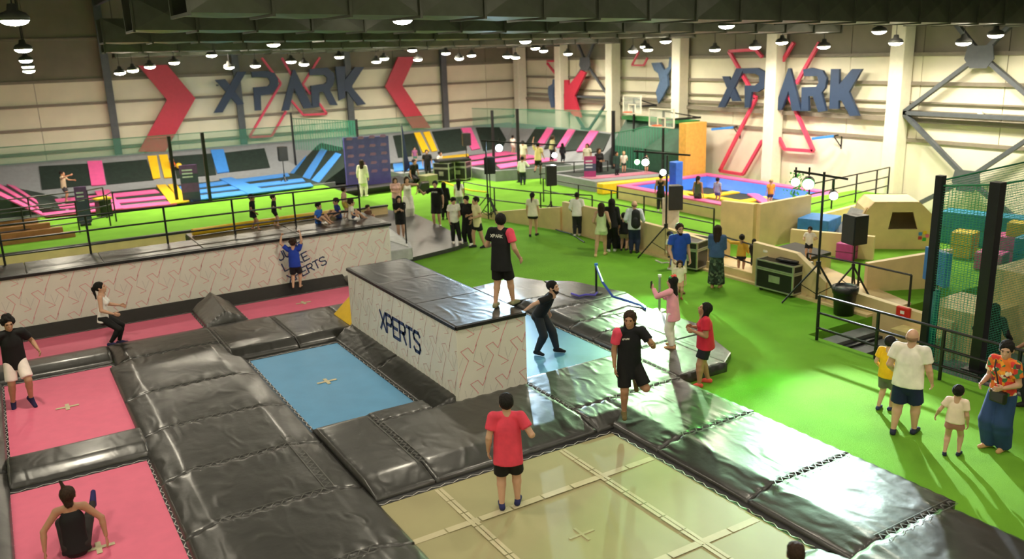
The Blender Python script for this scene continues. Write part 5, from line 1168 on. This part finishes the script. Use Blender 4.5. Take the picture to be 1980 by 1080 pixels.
    if kind != 'none':
        f = Field(lo, hi, res); o_ = .010*H
        hem = pc-T*tee_len*H
        if kind in ('tee','long','polo','vest','shirt'):
            f.cone(chest, hem, (.092 if not fem else .086)*H*bk+o_, (.104 if not fem else .109)*H*bk+o_*1.2, .02, dr+(.03 if not fem else .09), Yt, fb=True); torso2 = (.092 if not fem else .080)*H*bk+o_
            f.cone(chest-T*.02*H, nb+T*.008*H, torso2, .042*H+o_, .02, dr+.05, Yt, fb=True)
            if fem:
                for s_ in (1,-1): f.ell(chest+T*.01*H+Yt*.052*H+Xt*.035*H*s_, (.042*H,)*3, .02)
            shoulders(f, o_*.7, .015); f.cone(nb-T*.055*H, nb+T*.004*H, .062*H, .047*H, .02, fb=True)
            tS = {'tee': .62, 'polo': .58, 'vest': .60, 'long': 1.0, 'shirt': 1.0}[kind]
            for s_ in (1,-1):
                if kind == 'vest' and s_ == 1: continue
                f.cone(sh[s_], sh[s_]+(el[s_]-sh[s_])*min(tS,1), .035*H*bk+o_, (.036 if tS < 1 else .026)*H*bk+o_, .015, fb=(tS < 1))
                if tS >= 1: f.cone(el[s_], el[s_]+(wr[s_]-el[s_])*.93, .026*H*bk+o_, .019*H+o_, .015, fb=True)
        elif kind in ('tank','strap'):
            f.cone(chest, waist, .084*H*bk+.010*H, .076*H*bk+.010*H, .02, dr+.03, Yt); f.cone(waist, hem, .076*H*bk+.010*H, .100*H*bk+.010*H, .02, dr+.03, Yt, fb=True)
            if fem:
                for s_ in (1,-1): f.ell(chest+T*.01*H+Yt*.052*H+Xt*.035*H*s_, (.042*H,)*3, .02)
            f.cone(chest, chest+T*(.035 if kind == 'strap' else .06)*H, .084*H*bk+.006*H, .080*H*bk+.004*H, .01, dr, Yt, fb=True)
            for s_ in (1,-1): f.cone(chest+T*.04*H+Xt*.055*H*s_-Yt*.03*H, nb-T*.008*H+Xt*.06*H*s_, .013*H if kind == 'strap' else .026*H, .013*H if kind == 'strap' else .022*H, .01); f.cone(chest+T*.04*H+Xt*.055*H*s_+Yt*.045*H, nb-T*.008*H+Xt*.06*H*s_, .012*H if kind == 'strap' else .026*H, .012*H if kind == 'strap' else .022*H, .01)
        child_mesh('shirt' if kind != 'strap' else 'camisole', f.mesh(), col(cl), root)
        if kind == 'vest':
            f = Field(lo, hi, res); s_ = 1; f.cone(sh[s_], sh[s_]+(el[s_]-sh[s_])*.62, .036*H*bk+o_, .037*H*bk+o_, .015, fb=True); f.cone(sh[s_]-Xt*.02*H, sh[s_], .03*H+o_, .034*H+o_, .01)
            o = child_mesh('sleeve', f.mesh(), cm('#f24b6a', .7), root); o['label'] = 'coral pink sleeve'
    kind, cl = bottom
    if kind != 'none':
        f = Field(lo, hi, res)
        if kind in ('shorts','short_shorts','bermuda'):
            t1 = {'shorts': .68, 'short_shorts': .42, 'bermuda': .86}[kind]; f.cone(waist-T*.03*H, pc-T*.02*H, .080*H*bk+.002*H, .092*H*bk+.003*H, .02, dr, Yt)
            for s_ in (1,-1): e1 = hip[s_]+(kn[s_]-hip[s_])*t1; f.cone(hip[s_], e1, .056*H*bk+.004*H, (.060-.010*t1)*H*bk+.009*H, .02, fb=True)
        elif kind in ('trousers','leggings','wide'):
            off = {'trousers': .009, 'leggings': .004, 'wide': .018}[kind]*H; f.cone(waist-T*.03*H, pc-T*.02*H, .076*H*bk+min(off,.004*H), .090*H*bk+min(off,.005*H), .02, dr, Yt)
            legs(f, off, 1.0, .97 if kind != 'wide' else 1.03, {'trousers': .006, 'leggings': 0, 'wide': .024}[kind]*H)
        elif kind in ('skirt','longskirt','miniskirt'):
            zl = {'skirt': .34, 'longskirt': .07, 'miniskirt': .38}[kind]*H; e1 = np.array([pc[0]*.6, pc[1]*.6+(kn[1][1]+kn[-1][1])*.2, zl]); R1 = {'skirt': .135, 'longskirt': .135, 'miniskirt': .125}[kind]*H
            f.cone(waist, pc-T*.02*H, .078*H*bk+.006*H, .102*H*bk, .02, .72, Yv); f.cone(pc-T*.01*H, e1, .104*H*bk, R1, .02, .8, Yv, fb=True)
        child_mesh({'skirt':'skirt','longskirt':'skirt','miniskirt':'skirt','shorts':'shorts','short_shorts':'shorts','bermuda':'shorts'}.get(kind, kind if kind == 'leggings' else 'trousers'), f.mesh(), col(cl), root)
    if shoes:
        for s_ in (1,-1):
            a_ = an[s_]; f = Field(a_-.16*H, a_+.16*H, min(res, .016)); foot(f, s_, .006*H, .01)
            if ft[s_][2] == 0: f.cut((0,0,a_[2]-.042*H),(0,0,-1))
            f.cut(a_+np.array([0,0,.012*H]),(0,0,1)) if ft[s_][2] == 0 else None
            child_mesh('shoe', f.mesh(), col(shoes), root)
    root['_h'] = H
    inf = dict(p=p, rz=rz, H=H, sh=sh, wr=wr, el=el, chest=chest, nb=nb, pc=pc, hc=hc, T=T, Xt=Xt, Yt=Yt, root=root, hd=hd)
    del root['_h']
    return inf
def wpt(inf, v):
    c, s_ = math.cos(inf['rz']), math.sin(inf['rz']); v = np.array(v, float); return inf['p']+np.array([c*v[0]-s_*v[1], s_*v[0]+c*v[1], v[2]])
def back_print(inf, txt, m, size, dz, front=False, xo=0.0):
    mb = MB(); H = inf['H']; sg = 1 if front else -1; off = (.098*.72+.010+.012)*H
    c = inf['chest']+inf['T']*dz*H+inf['Yt']*sg*off; ex = inf['Xt']*(-sg)
    n = len(txt); adv = size*.95; o_ = c-ex*(n*adv/2-size*.1)+ex*xo*H
    if txt.strip('X PARK') == '' or True: text(mb, txt, Vector(o_), Vector(ex), Vector(inf['T']), Vector(inf['Yt']*sg), size, adv, size*.22, 0.0)
    me = mesh_of('shirt_print', mb, m); o = bpy.data.objects.new('shirt_print', me); COL.objects.link(o); o.parent = inf['root']
wht = cm('#f0eee6')
HOLD = (-.10,.52,-.52); HOLDUP = (-.02,.62,-.12)
# ------------------------------------------------------------------ the people in the photograph
person('boy in black tee and white shorts bouncing at the left edge', 45, 782, 604, .06, 8, ('tee','#0b0b0c'), ('bermuda','#efe3dc'), ('curly','black'), '#1d1d4a', 'tan', aR=(.30,-.12,-.80), aL=(.34,.24,-.66), eR=(.4,-1,-.6), eL=(.5,-1,-.6), lR=(.03,-.02,0), lL=(.02,.06,.03), toeR=(.2,.7,-.7), toeL=(-.3,.7,-.7), tee_len=.10, lean=6, head=(0,-8))
person('woman in white tank top and black leggings hopping by the printed wall', 224, 668, 545, .03, 78, ('tank','#f3f1ee'), ('leggings','#0a0b0c'), ('pony','black'), '#2b2650', 'light', fem=True, aR=(.05,.42,-.72), aL=(.10,.58,-.58), lR=(.0,-.05,.02), lL=(.0,.04,.0), pel=(0,-.10,-.10), lean=4, head=(0,12), H=1.70)
person('woman in black camisole sitting on the pink trampoline, seen from behind', 150, 1066, None, .03, 176, ('strap','#08080a'), ('leggings','#231c1b'), ('flung','brown'), '#241d5c', 'tan', fem=True, H=1.66, pel=(0,-.02,-.44), lean=12, lR=(.10,.46,.16), lL=(.0,.36,.0), aR=(.38,-.18,-.85), aL=(.38,-.20,-.85), eR=(1,.2,.1), eL=(1,.2,.1), hands=('flat','flat'), kR=(.3,.2,1), kL=(.3,.2,1), toeR=(.1,.7,.7), toeL=(-.1,.7,.7))
st = person('staff man in black vest with one pink sleeve standing on the printed box', 972, 592, 413, 1.60, 152, ('vest','#0c0d12'), ('bermuda','#08080a'), ('crop','black'), '#8d8a6a', 'light', aR=(.22,.22,-.88), aL=(.12,.45,-.55), lR=(.02,.10,.0), lL=(.0,-.06,0), beard=True, tee_len=.12, head=(-38,0), twist=0)
back_print(st, 'XPARK', wht, .055, .045)
person('bearded man in black tee and jeans bending forward on the blue trampoline', 1052, 682, None, .03, 62, ('tee','#09090b'), ('trousers','#20262e'), ('crop','black'), '#15161c', 'light', H=1.76, lean=32, pel=(0,-.05,-.03), lR=(.02,-.06,0), lL=(.05,.12,0), aR=(.45,-.72,-.42), aL=(.25,-.35,-.85), eR=(1,-.3,.2), beard=True, head=(0,8), twist=10)
rb = person('boy in red tee and black shorts standing on the beige trampoline', 986, 980, 764, .03, 178, ('tee','#e8445c'), ('bermuda','#0a0a0b'), ('short','black'), '#23285c', 'light', aR=(.30,.22,-.62), eR=(.6,-.8,-.8), aL=(.16,.04,-.95), lR=(.01,.05,0), lL=(.01,-.02,0), tee_len=.11, bulk=1.08, head=(-8,0))
lh = person('long haired staff man in black vest standing on one leg on the pads', 1216, 803, 600, .2, 14, ('vest','#0a0c14'), ('bermuda','#08080a'), ('mane','brown'), '#6f6338', 'tan', aR=(.10,.06,-.97), aL=(.18,.50,-.18), eL=(.6,-.5,-1), lR=(-.01,0,0), lL=(.05,-.14,.24), toeL=(-.1,.3,-1), tee_len=.14, head=(25,0))
back_print(lh, 'XPARK', wht, .028, .055, True, -.055)
wp = person('woman in pink top and white trousers filming with a phone', 1300, 672, 534, .18, -112, ('long','#f0a6b8'), ('trousers','#f1ede0'), ('long','black'), '#c99a73', 'light', fem=True, aR=(-.02,.55,-.45), aL=(-.02,.72,.06), tee_len=.12)
person('woman in crimson tee and dark shorts looking up beside the pads', 1362, 742, 584, 0, -84, ('tee','#d3243f'), ('shorts','#15141f'), ('mid','black'), '#ec5a50', 'tan', fem=True, bulk=1.2, aR=(.0,.42,-.42), aL=(-.05,.42,-.40), lR=(.0,-.05,0), lL=(.05,.07,0), head=(0,22), tee_len=.06)
person('stocky man in white tee and navy shorts with his back turned', 1746, 838, 634, 0, 168, ('tee','#efe9db'), ('bermuda','#0d1a44'), ('bald','#8a6650'), '#232842', 'light', bulk=1.18, aR=(.20,.20,-.93), aL=(.12,.25,-.80), lR=(.02,.06,0), lL=(.02,-.05,0), tee_len=.05)
person('boy in yellow tee, grey shorts and dark cap beside the man in white', 1709, 792, 648, 0, 150, ('tee','#edb812'), ('bermuda','#6a665f'), ('cap','#1a2a2c'), '#2d3560', 'light', child=True, aR=(.0,.4,-.55), aL=(.1,.2,-.85), lR=(.0,.05,0), lL=(0,-.04,0))
person('little girl in cream tee and rose shorts walking away', 1839, 880, 741, 0, 172, ('tee','#f4dcc6'), ('short_shorts','#c17c7c'), ('bun','black'), '#1d2340', 'light', child=True, fem=True, aL=(.42,.05,-.82), aR=(.15,.1,-.95), lR=(.02,.05,0), lL=(.02,-.04,0), tee_len=.02)
flo = bpy.data.materials.new('floral print'); flo.use_nodes = True; nt = flo.node_tree; b = nt.nodes['Principled BSDF']; b.inputs['Roughness'].default_value = .8
tc = nt.nodes.new('ShaderNodeTexCoord'); vo = nt.nodes.new('ShaderNodeTexVoronoi'); vo.inputs['Scale'].default_value = 17; rp = nt.nodes.new('ShaderNodeValToRGB'); rp.color_ramp.interpolation = 'CONSTANT'
for i, (p_, c_) in enumerate(((0,'#e8772a'),(.3,'#d8382e'),(.5,'#f1e3c8'),(.62,'#3d7a4a'),(.75,'#f0a02c'),(.9,'#7a2a3a'))):
    e = rp.color_ramp.elements[i] if i < 2 else rp.color_ramp.elements.new(p_); e.position = p_; e.color = (*srgb(c_), 1)
sx_ = nt.nodes.new('ShaderNodeSeparateColor'); nt.links.new(tc.outputs['Object'], vo.inputs['Vector']); nt.links.new(vo.outputs['Color'], sx_.inputs[0]); nt.links.new(sx_.outputs[0], rp.inputs['Fac']); nt.links.new(rp.outputs[0], b.inputs['Base Color'])
leaf = flo.copy(); leaf.name = 'leaf print'; r2 = [n for n in leaf.node_tree.nodes if n.type == 'VALTORGB'][0]
for e, c_ in zip(r2.color_ramp.elements, ('#1f2d22','#33473a','#6e7d62','#26362c','#50614a','#1a2420')): e.color = (*srgb(c_), 1)
fw = person('woman in orange floral shirt and wide blue jeans at lower right', 1925, 866, 655, 0, -32, ('tee',flo), ('wide','#24406e'), ('bun','black'), '#c99b6c', 'light', fem=True, aR=(.0,.42,-.60), aL=(.0,.42,-.55), tee_len=.05, head=(-25,-8), face_on=True)
person('woman in black with long hair inside the netted cage', 1906, 738, 596, -.55, 165, ('long','#09090a'), ('trousers','#08080a'), ('long','black'), '#111111', 'tan', fem=True, aR=(.3,.2,-.75), aL=(.3,.2,-.75), H=1.66)
person('bare armed guest cut off by the right edge of the picture', 1993, 790, None, 0, -60, ('tank','#2a2140'), ('trousers','#1c1c26'), ('short','black'), '#222222', 'brown', H=1.72, aR=(.2,.35,-.7), aL=(.2,.2,-.8))
hp_ = P(1540,1058,1.64)
person('dark haired guest whose head pokes in at the bottom edge', 0, 0, None, .2, 190, ('tee','#2a2a30'), ('shorts','#1a1a1e'), ('short','brown'), '#222222', 'tan', H=1.46, pos=(hp_[0], hp_[1], .2))
person('boy in blue tee hanging on to the top of the printed wall', 573, 556, 462, .10, 168, ('tee','#1c3fae'), ('bermuda','#23262c'), ('curly','brown'), None, 'light', aR=(.10,.25,.92), aL=(.35,.22,.78), lR=(.0,.05,.02), lL=(.0,-.08,.05), eR=(.8,-.4,.2), eL=(.9,-.4,.2), hands=('grip','grip'), child=True, H=1.42, pos=(6.55,22.55,.10))
person('boy in long black tee walking behind the deck railing, left one', 492, 444, 374, 1.51, 70, ('tee','#0c0c12'), ('shorts','#0b0b10'), ('crop','black'), None, 'tan', child=True, aR=(.05,.35,-.85), aL=(.05,-.2,-.9), lR=(0,.14,0), lL=(0,-.08,0), tee_len=.14)
person('boy in black tee walking behind the deck railing, right one', 533, 437, 375, 1.51, 75, ('tee','#0d1014'), ('shorts','#12161a'), ('crop','brown'), None, 'light', child=True, aR=(.02,.5,-.6), aL=(.02,.4,-.7), lR=(0,.08,0), lL=(0,-.06,0))
def seated(lab, px, py, z, face, tc_, hc_, skin='light', H=1.1, style='short', tk='tee'):
    return person(lab, px, py, None, z, face, (tk, tc_), ('shorts','#3a4a6a'), (style, hc_), None, skin, H=H, child=True, pel=(0,-.02,-.43), lean=8, lR=(.02,.34,.0), lL=(.02,.30,.0), kR=(.3,.2,1), kL=(.3,.2,1), aR=(.1,.3,-.7), aL=(.1,.3,-.7))
seated('small child in blue tee sitting beside the yellow beam', 617, 431, 1.51, 60, '#2f6fd6', 'black'); seated('small child in navy tee sitting low beyond the beam', 654, 421, 1.51, -70, '#26408e', 'brown')
person('bare chested boy standing at the end of the yellow beam', 668, 421, 379, 1.51, 120, ('none',''), ('shorts','#d9c35a'), ('crop','brown'), None, 'pale', child=True, H=.95); seated('curly haired child in white top at the deck end', 680, 424, 1.51, 100, '#efe9e2', 'brown', style='curly')
seated('tiny child peeking up beside the deck railing end', 712, 428, 1.2, 40, '#6d4a3a', 'brown', H=.95)
person('child in black with folded arms on the landing deck', 776, 462, 378, .14, 5, ('tee','#0b0b0c'), ('shorts','#0a0a0c'), ('mid','black'), '#bdb8ae', 'light', child=True, aR=(-.18,.42,-.32), aL=(-.18,.40,-.38))
person('woman in white jumpsuit with hands on hips near the stage', 791, 424, 341, 0, 12, ('tank','#f2eee2'), ('wide','#f3f0e6'), ('long','brown'), '#22222a', 'light', fem=True, aL=(.42,-.05,-.5), aR=(.2,.1,-.9), eL=(1,-.3,0))
person('woman in pale pink top holding a child near the stage', 768, 415, 343, 0, 10, ('tee','#e6b9b2'), ('trousers','#2b2a33'), ('long','brown'), '#222222', 'light', fem=True, aR=HOLD, aL=HOLD)
mp_ = person('man in black tee and shorts raising a phone', 846, 439, 349, 0, -14, ('tee','#0b0b0d'), ('bermuda','#0a0a0c'), ('crop','black'), '#e8e6e2', 'light', aR=(.62,.42,.10), aL=(.16,.05,-.95), eR=(.3,-.2,-1)); back_print(mp_, 'XPARK', wht, .05, .05, True)
person('woman in black behind the man with the raised phone', 861, 424, 352, 0, 165, ('long','#0c0c0e'), ('trousers','#0b0b0d'), ('long','black'), '#111111', 'light', fem=True)
person('long haired woman in white top with her back turned, beyond the trio', 889, 408, 345, 0, 172, ('tee','#f3f0ea'), ('trousers','#8b8f96'), ('long','black'), '#222222', 'light', fem=True)
person('woman in white blouse and black trousers leading the trio', 880, 469, 381, .14, 20, ('tee','#f4f0e8'), ('trousers','#0b0b0d'), ('short','black'), '#e8e2d8', 'light', fem=True, aR=(.1,.1,-.95), aL=(.0,.4,-.6), lR=(.0,.03,0), lL=(.02,.12,0), head=(0,-18))
person('guest all in black in the middle of the trio', 906, 474, 378, 0, -30, ('long','#0b0b0c'), ('trousers','#0b0b0c'), ('crop','black'), '#f0eee8', 'light', aR=(.0,.4,-.6), aL=(.1,.2,-.9), head=(0,-14))
person('man in cream shirt and black shorts at the right of the trio', 925, 478, 380, 0, -68, ('tee','#f1e8b4'), ('shorts','#0b0b10'), ('crop','black'), '#26262c', 'light', aR=(.0,.4,-.55), aL=(.0,.35,-.6), lR=(.0,.06,0), lL=(.03,-.10,0), tee_len=.10)
person('woman with ponytail in cream tee and black shorts walking along the barrier', 1031, 456, 372, 0, 165, ('tee','#f2ecd6'), ('short_shorts','#14141a'), ('pony','black'), '#333338', 'light', fem=True, lR=(.0,.08,0), lL=(.0,-.06,0))
person('man in white shirt and charcoal trousers leaning over the barrier', 1116, 456, 372, 0, 172, ('shirt','#f4f2ee'), ('trousers','#24262a'), ('crop','black'), '#e4e0d8', 'brown', aR=(.15,.35,-.75), aL=(.15,.35,-.75), lean=8)
person('child in dark red tee left of the man in white shirt', 1101, 445, 386, 0, 110, ('tee','#8e2230'), ('shorts','#20222c'), ('crop','black'), '#c9b9a0', 'brown', child=True, lean=15)
person('woman in pale green romper stepping towards the barrier', 1163, 494, 392, 0, 172, ('tank','#cfe0ae'), ('short_shorts','#cfe0ae'), ('mid','brown'), '#dcc08a', 'light', fem=True, aR=(.2,.2,-.8), aL=(.1,.3,-.7), lR=(.0,.08,0), lL=(.04,-.10,0))
person('woman in long black dress with very long hair', 1183, 486, 384, 0, 178, ('long','#0b0a0d'), ('trousers','#0b0a0d'), ('long','black'), '#e9e6de', 'tan', fem=True)
bp = person('balding man in pale blue shirt with a black backpack', 1226, 489, 388, 0, 170, ('shirt','#dfe6f2'), ('trousers','#1b2748'), ('bald','#8a6650'), '#15151a', 'light', bulk=1.08, aR=(.15,.35,-.7), aL=(.15,.3,-.75))
person('child in khaki shorts standing in front of the man with backpack', 1206, 484, 410, 0, 165, ('tee','#17181c'), ('shorts','#9c9070'), ('crop','black'), '#222222', 'light', child=True)
bl_ = person('bearded man in royal blue polo and cream shorts walking forward', 1311, 568, 431, 0, 22, ('polo','#1d4bb8'), ('bermuda','#f0e4c4'), ('crop','brown'), '#7a5a40', 'light', beard=True, aR=(.10,.35,-.85), aL=(.1,.1,-.95), lR=(0,.06,0), lL=(0,-.06,0), tee_len=.10)
person('small child in cream top walking before the man in blue', 1313, 578, 502, 0, 5, ('tee','#f2e6cf'), ('shorts','#d8a58a'), ('mid','brown'), '#b05a4a', 'light', child=True)
person('guest in cap half hidden behind the man in blue', 1294, 520, 446, 0, 60, ('tee','#e9e2d0'), ('shorts','#22304e'), ('cap','#23315a'), '#e8e4da', 'tan')
person('woman in denim top and leafy green long skirt with her back turned', 1384, 556, 435, 0, 172, ('long','#3d5a86'), ('longskirt',leaf), ('long','brown'), '#c9a077', 'light', fem=True, aR=HOLD, aL=HOLD, tee_len=.02)
person('girl in mustard top and navy skirt stretching an arm', 1432, 527, 452, .06, 175, ('long','#d9a93c'), ('miniskirt','#10132a'), ('bun','black'), None, 'tan', child=True, fem=True, aL=(.85,.1,.2), aR=(.2,.2,-.85))
person('child in black with dark hair beside the girl in mustard', 1456, 515, 461, .06, 160, ('long','#0c0c10'), ('trousers','#101014'), ('mid','black'), None, 'light', child=True)
person('boy in white tee and black shorts on the black platform', 1563, 500, 437, .55, -10, ('tee','#f3efe6'), ('shorts','#0e0e12'), ('crop','black'), None, 'light', child=True, aR=(.1,.4,-.5), aL=(.25,.3,-.4))
person('person in black tank behind the middle light tower', 1277, 408, 336, 0, 170, ('tank','#14120f'), ('trousers','#121214'), ('crop','black'), '#dcd8d0', 'tan')
person('woman with dark ponytail standing at the arena edge', 1348, 412, 340, 0, 150, ('tank','#4e5a48'), ('trousers','#2e3d35'), ('pony','black'), '#cfc8bd', 'tan', fem=True)
person('small boy in grey tee inside the arena', 1386, 394, 360, .17, 150, ('tee','#a9aebb'), ('shorts','#4b5a8a'), ('crop','black'), None, 'tan', child=True, H=1.05)
person('small child in orange top at the arena corner', 1489, 398, 366, .17, 200, ('tee','#e2952a'), ('shorts','#3c3c4a'), ('crop','blond'), None, 'light', child=True, H=1.05)
person('woman in white coat posing before the purple backdrop', 704, 380, 308, 0, 165, ('long','#f1ead6'), ('trousers','#efe7d2'), ('mid','brown'), '#e8e2d2', 'light', fem=True, tee_len=.16)
person('technician in black standing behind the amp box', 828, 348, 289, 0, 5, ('tee','#0b0b0d'), ('trousers','#0b0b0d'), ('crop','black'), '#111111', 'tan')
person('technician in white shirt bending over the mixing desk', 848, 343, 291, 0, 60, ('tee','#e9e2cf'), ('trousers','#3a3c44'), ('crop','black'), '#222222', 'tan', lean=20)
person('crouching helper in black beside the stage edge', 800, 358, None, 0, 40, ('tee','#0b0b0d'), ('trousers','#101014'), ('crop','black'), '#111111', 'tan', H=1.7, pel=(0,-.05,-.22), lean=22)
person('child on the blue mats of the second court', 803, 318, 283, .52, 20, ('tee','#8a4a6a'), ('shorts','#2c5b46'), ('crop','black'), None, 'tan', child=True)
person('boy in khaki tee reaching out on the far court', 128, 390, 338, .52, 70, ('tee','#b9ae90'), ('shorts','#26262a'), ('crop','black'), None, 'tan', child=True, aR=(.2,.9,.25), aL=(.2,.8,-.4), H=1.35)
bo = person('child in orange top holding a yellow ball by the net post', 337, 352, 303, .5, 60, ('tee','#d8622a'), ('shorts','#7a2a2a'), ('crop','black'), None, 'tan', child=True, aR=(-.05,.6,-.35), aL=(-.05,.6,-.35))
person('guest in white tee on the corner mats, farthest back', 992, 296, 261, .52, 150, ('tee','#efeadf'), ('shorts','#cfc9b8'), ('crop','black'), None, 'tan')
person('guest in cream tee in front of the tall net post', 1012, 322, 271, .52, 170, ('tee','#f2ebcf'), ('shorts','#d9b48a'), ('crop','black'), None, 'tan')
person('man in white shirt and dark jeans on the turf below the court', 1011, 357, 302, 0, 172, ('shirt','#f0efe9'), ('trousers','#1f2733'), ('crop','black'), '#222222', 'tan', aR=(.3,.5,-.4))
person('bouncing guest in yellow tee with arm raised', 1041, 338, 276, .30, 160, ('tee','#f0dc96'), ('bermuda','#14141a'), ('short','black'), '#22222a', 'tan', aL=(.2,.2,.9), aR=(.2,.2,-.85), lL=(.02,-.12,.10))
person('guest in olive tee bouncing before the pink pads', 1066, 312, 262, .60, 120, ('tee','#9a9a6a'), ('trousers','#1c1c24'), ('curly','brown'), None, 'tan', lean=15)
person('guest in dark hoodie next to the olive tee', 1088, 314, 276, .5, 160, ('long','#23242c'), ('trousers','#20222e'), ('mid','black'), None, 'tan')
person('guest in cream tee beside the banner stand', 1136, 330, 277, .5, -20, ('tee','#ece4d0'), ('shorts','#3a5a4a'), ('mid','brown'), None, 'tan')
person('woman in black with long reddish hair beside the banner stand', 1158, 352, 286, 0, 30, ('long','#0c0b0e'), ('trousers','#0c0b0e'), ('long','brown'), '#111111', 'tan', fem=True, aR=HOLD, aL=HOLD)
person('blond child in white tee with yellow toy near the hoops', 1206, 334, 292, .5, 10, ('tee','#e9e6da'), ('shorts','#22332c'), ('crop','blond'), '#222222', 'light', child=True, aL=(.1,.4,-.5))
person('guest half hidden by the tall net post near the hoops', 1192, 338, 292, .5, 30, ('long','#20403a'), ('trousers','#16282a'), ('crop','black'), '#111111', 'tan')
person('guest in pale mauve top behind the green lamps', 1249, 334, 298, .5, 20, ('tee','#b9a0ae'), ('shorts','#3a4a3c'), ('mid','brown'), None, 'light', child=True)
# things carried
def phone(inf, side, label):
    w = wpt(inf, inf['wr'][side]+(inf['wr'][side]-inf['el'][side])/np.linalg.norm(inf['wr'][side]-inf['el'][side])*.07*inf['H']/1.75+np.array([0,0.02,.03])); tag(obj('phone', MB().obox(tuple(w), (.075,.015,.15), inf['rz']), case_black, None, bevel=.008), label, 'phone')
phone(wp, 1, 'dark phone held by the woman in pink'); phone(mp_, 1, 'black phone raised by the man in black tee'); phone(wp, -1, 'small dark wallet in the other hand of the woman in pink')
H = bp['H']; c = wpt(bp, bp['chest']-bp['Yt']*.125*H-bp['T']*.03*H+bp['Xt']*.05*H); BPK = thing('backpack', 'black backpack on the back of the balding man', 'backpack', c)
f = Field((-.22,-.14,-.30), (.22,.14,.30), .014); f.cone((0,0,-.18),(0,0,.16), .15,.13, .02, .62, (0,1,0)); v, fc = f.mesh(); me = bpy.data.meshes.new('pack_body'); me.from_pydata(v.tolist(), [], fc); me.shade_smooth(); me.materials.append(mat('backpack nylon', (.012,.013,.018), .6))
o = bpy.data.objects.new('pack_body', me); COL.objects.link(o); o.parent = BPK; o.rotation_euler = (0,0,bp['rz'])
f = Field((-.2,-.2,-.3), (.2,.1,.1), .014); f.cone((0,-.085,-.18),(0,-.085,-.04), .09,.085, .02, .45, (0,1,0)); v, fc = f.mesh(); me = bpy.data.meshes.new('front_pocket'); me.from_pydata(v.tolist(), [], fc); me.shade_smooth(); me.materials.append(mat('backpack nylon', (.012,.013,.018), .6)); o = bpy.data.objects.new('front_pocket', me); COL.objects.link(o); o.parent = BPK; o.rotation_euler = (0,0,bp['rz'])
H = fw['H']; c = wpt(fw, fw['pc']+fw['Yt']*.115*H+fw['T']*.02*H+fw['Xt']*-.04*H); HB = thing('shoulder_bag', 'black crossbody bag of the woman in floral shirt', 'bag', c)
obj('bag_body', MB().obox(tuple(c), (.26,.09,.20), fw['rz']), mat('black leather', (.012,.011,.011), .4), HB, bevel=.03)
a_, b_ = wpt(fw, fw['sh'][1]-fw['Xt']*.03*H+fw['T']*.025*H+fw['Yt']*.02*H), wpt(fw, fw['chest']+fw['Yt']*.10*H); obj('strap', MB().tube([a_, wpt(fw, fw['chest']+fw['T']*.06*H+fw['Yt']*.092*H+fw['Xt']*.03*H), b_, c+np.array([0,0,.1])], .012, 6), mat('black leather', (.012,.011,.011), .4), HB)
w = wpt(bo, (bo['wr'][1]+bo['wr'][-1])/2+np.array([0,.1,0])); T = thing('ball', 'yellow ball in the hands of the child by the net post', 'ball', w); obj('shell', MB().lathe([(.14*math.sin(t)+.001, -.14*math.cos(t)) for t in np.linspace(0, math.pi, 10)], 14, tuple(w)), c_yel, T, smooth=True)
w = wpt(wp, wp['hc']+np.array([0,-.02,.12*wp['hd']])); BW = thing('hair_bow', 'coral and green hair flower of the woman in pink', 'bow', w)
f = Field((-.1,-.1,-.08), (.1,.1,.1), .012); f.ell((.035,0,0),(.05,.045,.05), .01); f.ell((-.03,.0,.01),(.035,.035,.035), .01); child_mesh('petals', f.mesh(), cm('#ef5a52'), BW); obj('leaf', MB().obox((w[0]-.07,w[1],w[2]), (.07,.05,.04), .3), cm('#3f9a4f'), BW, bevel=.012)
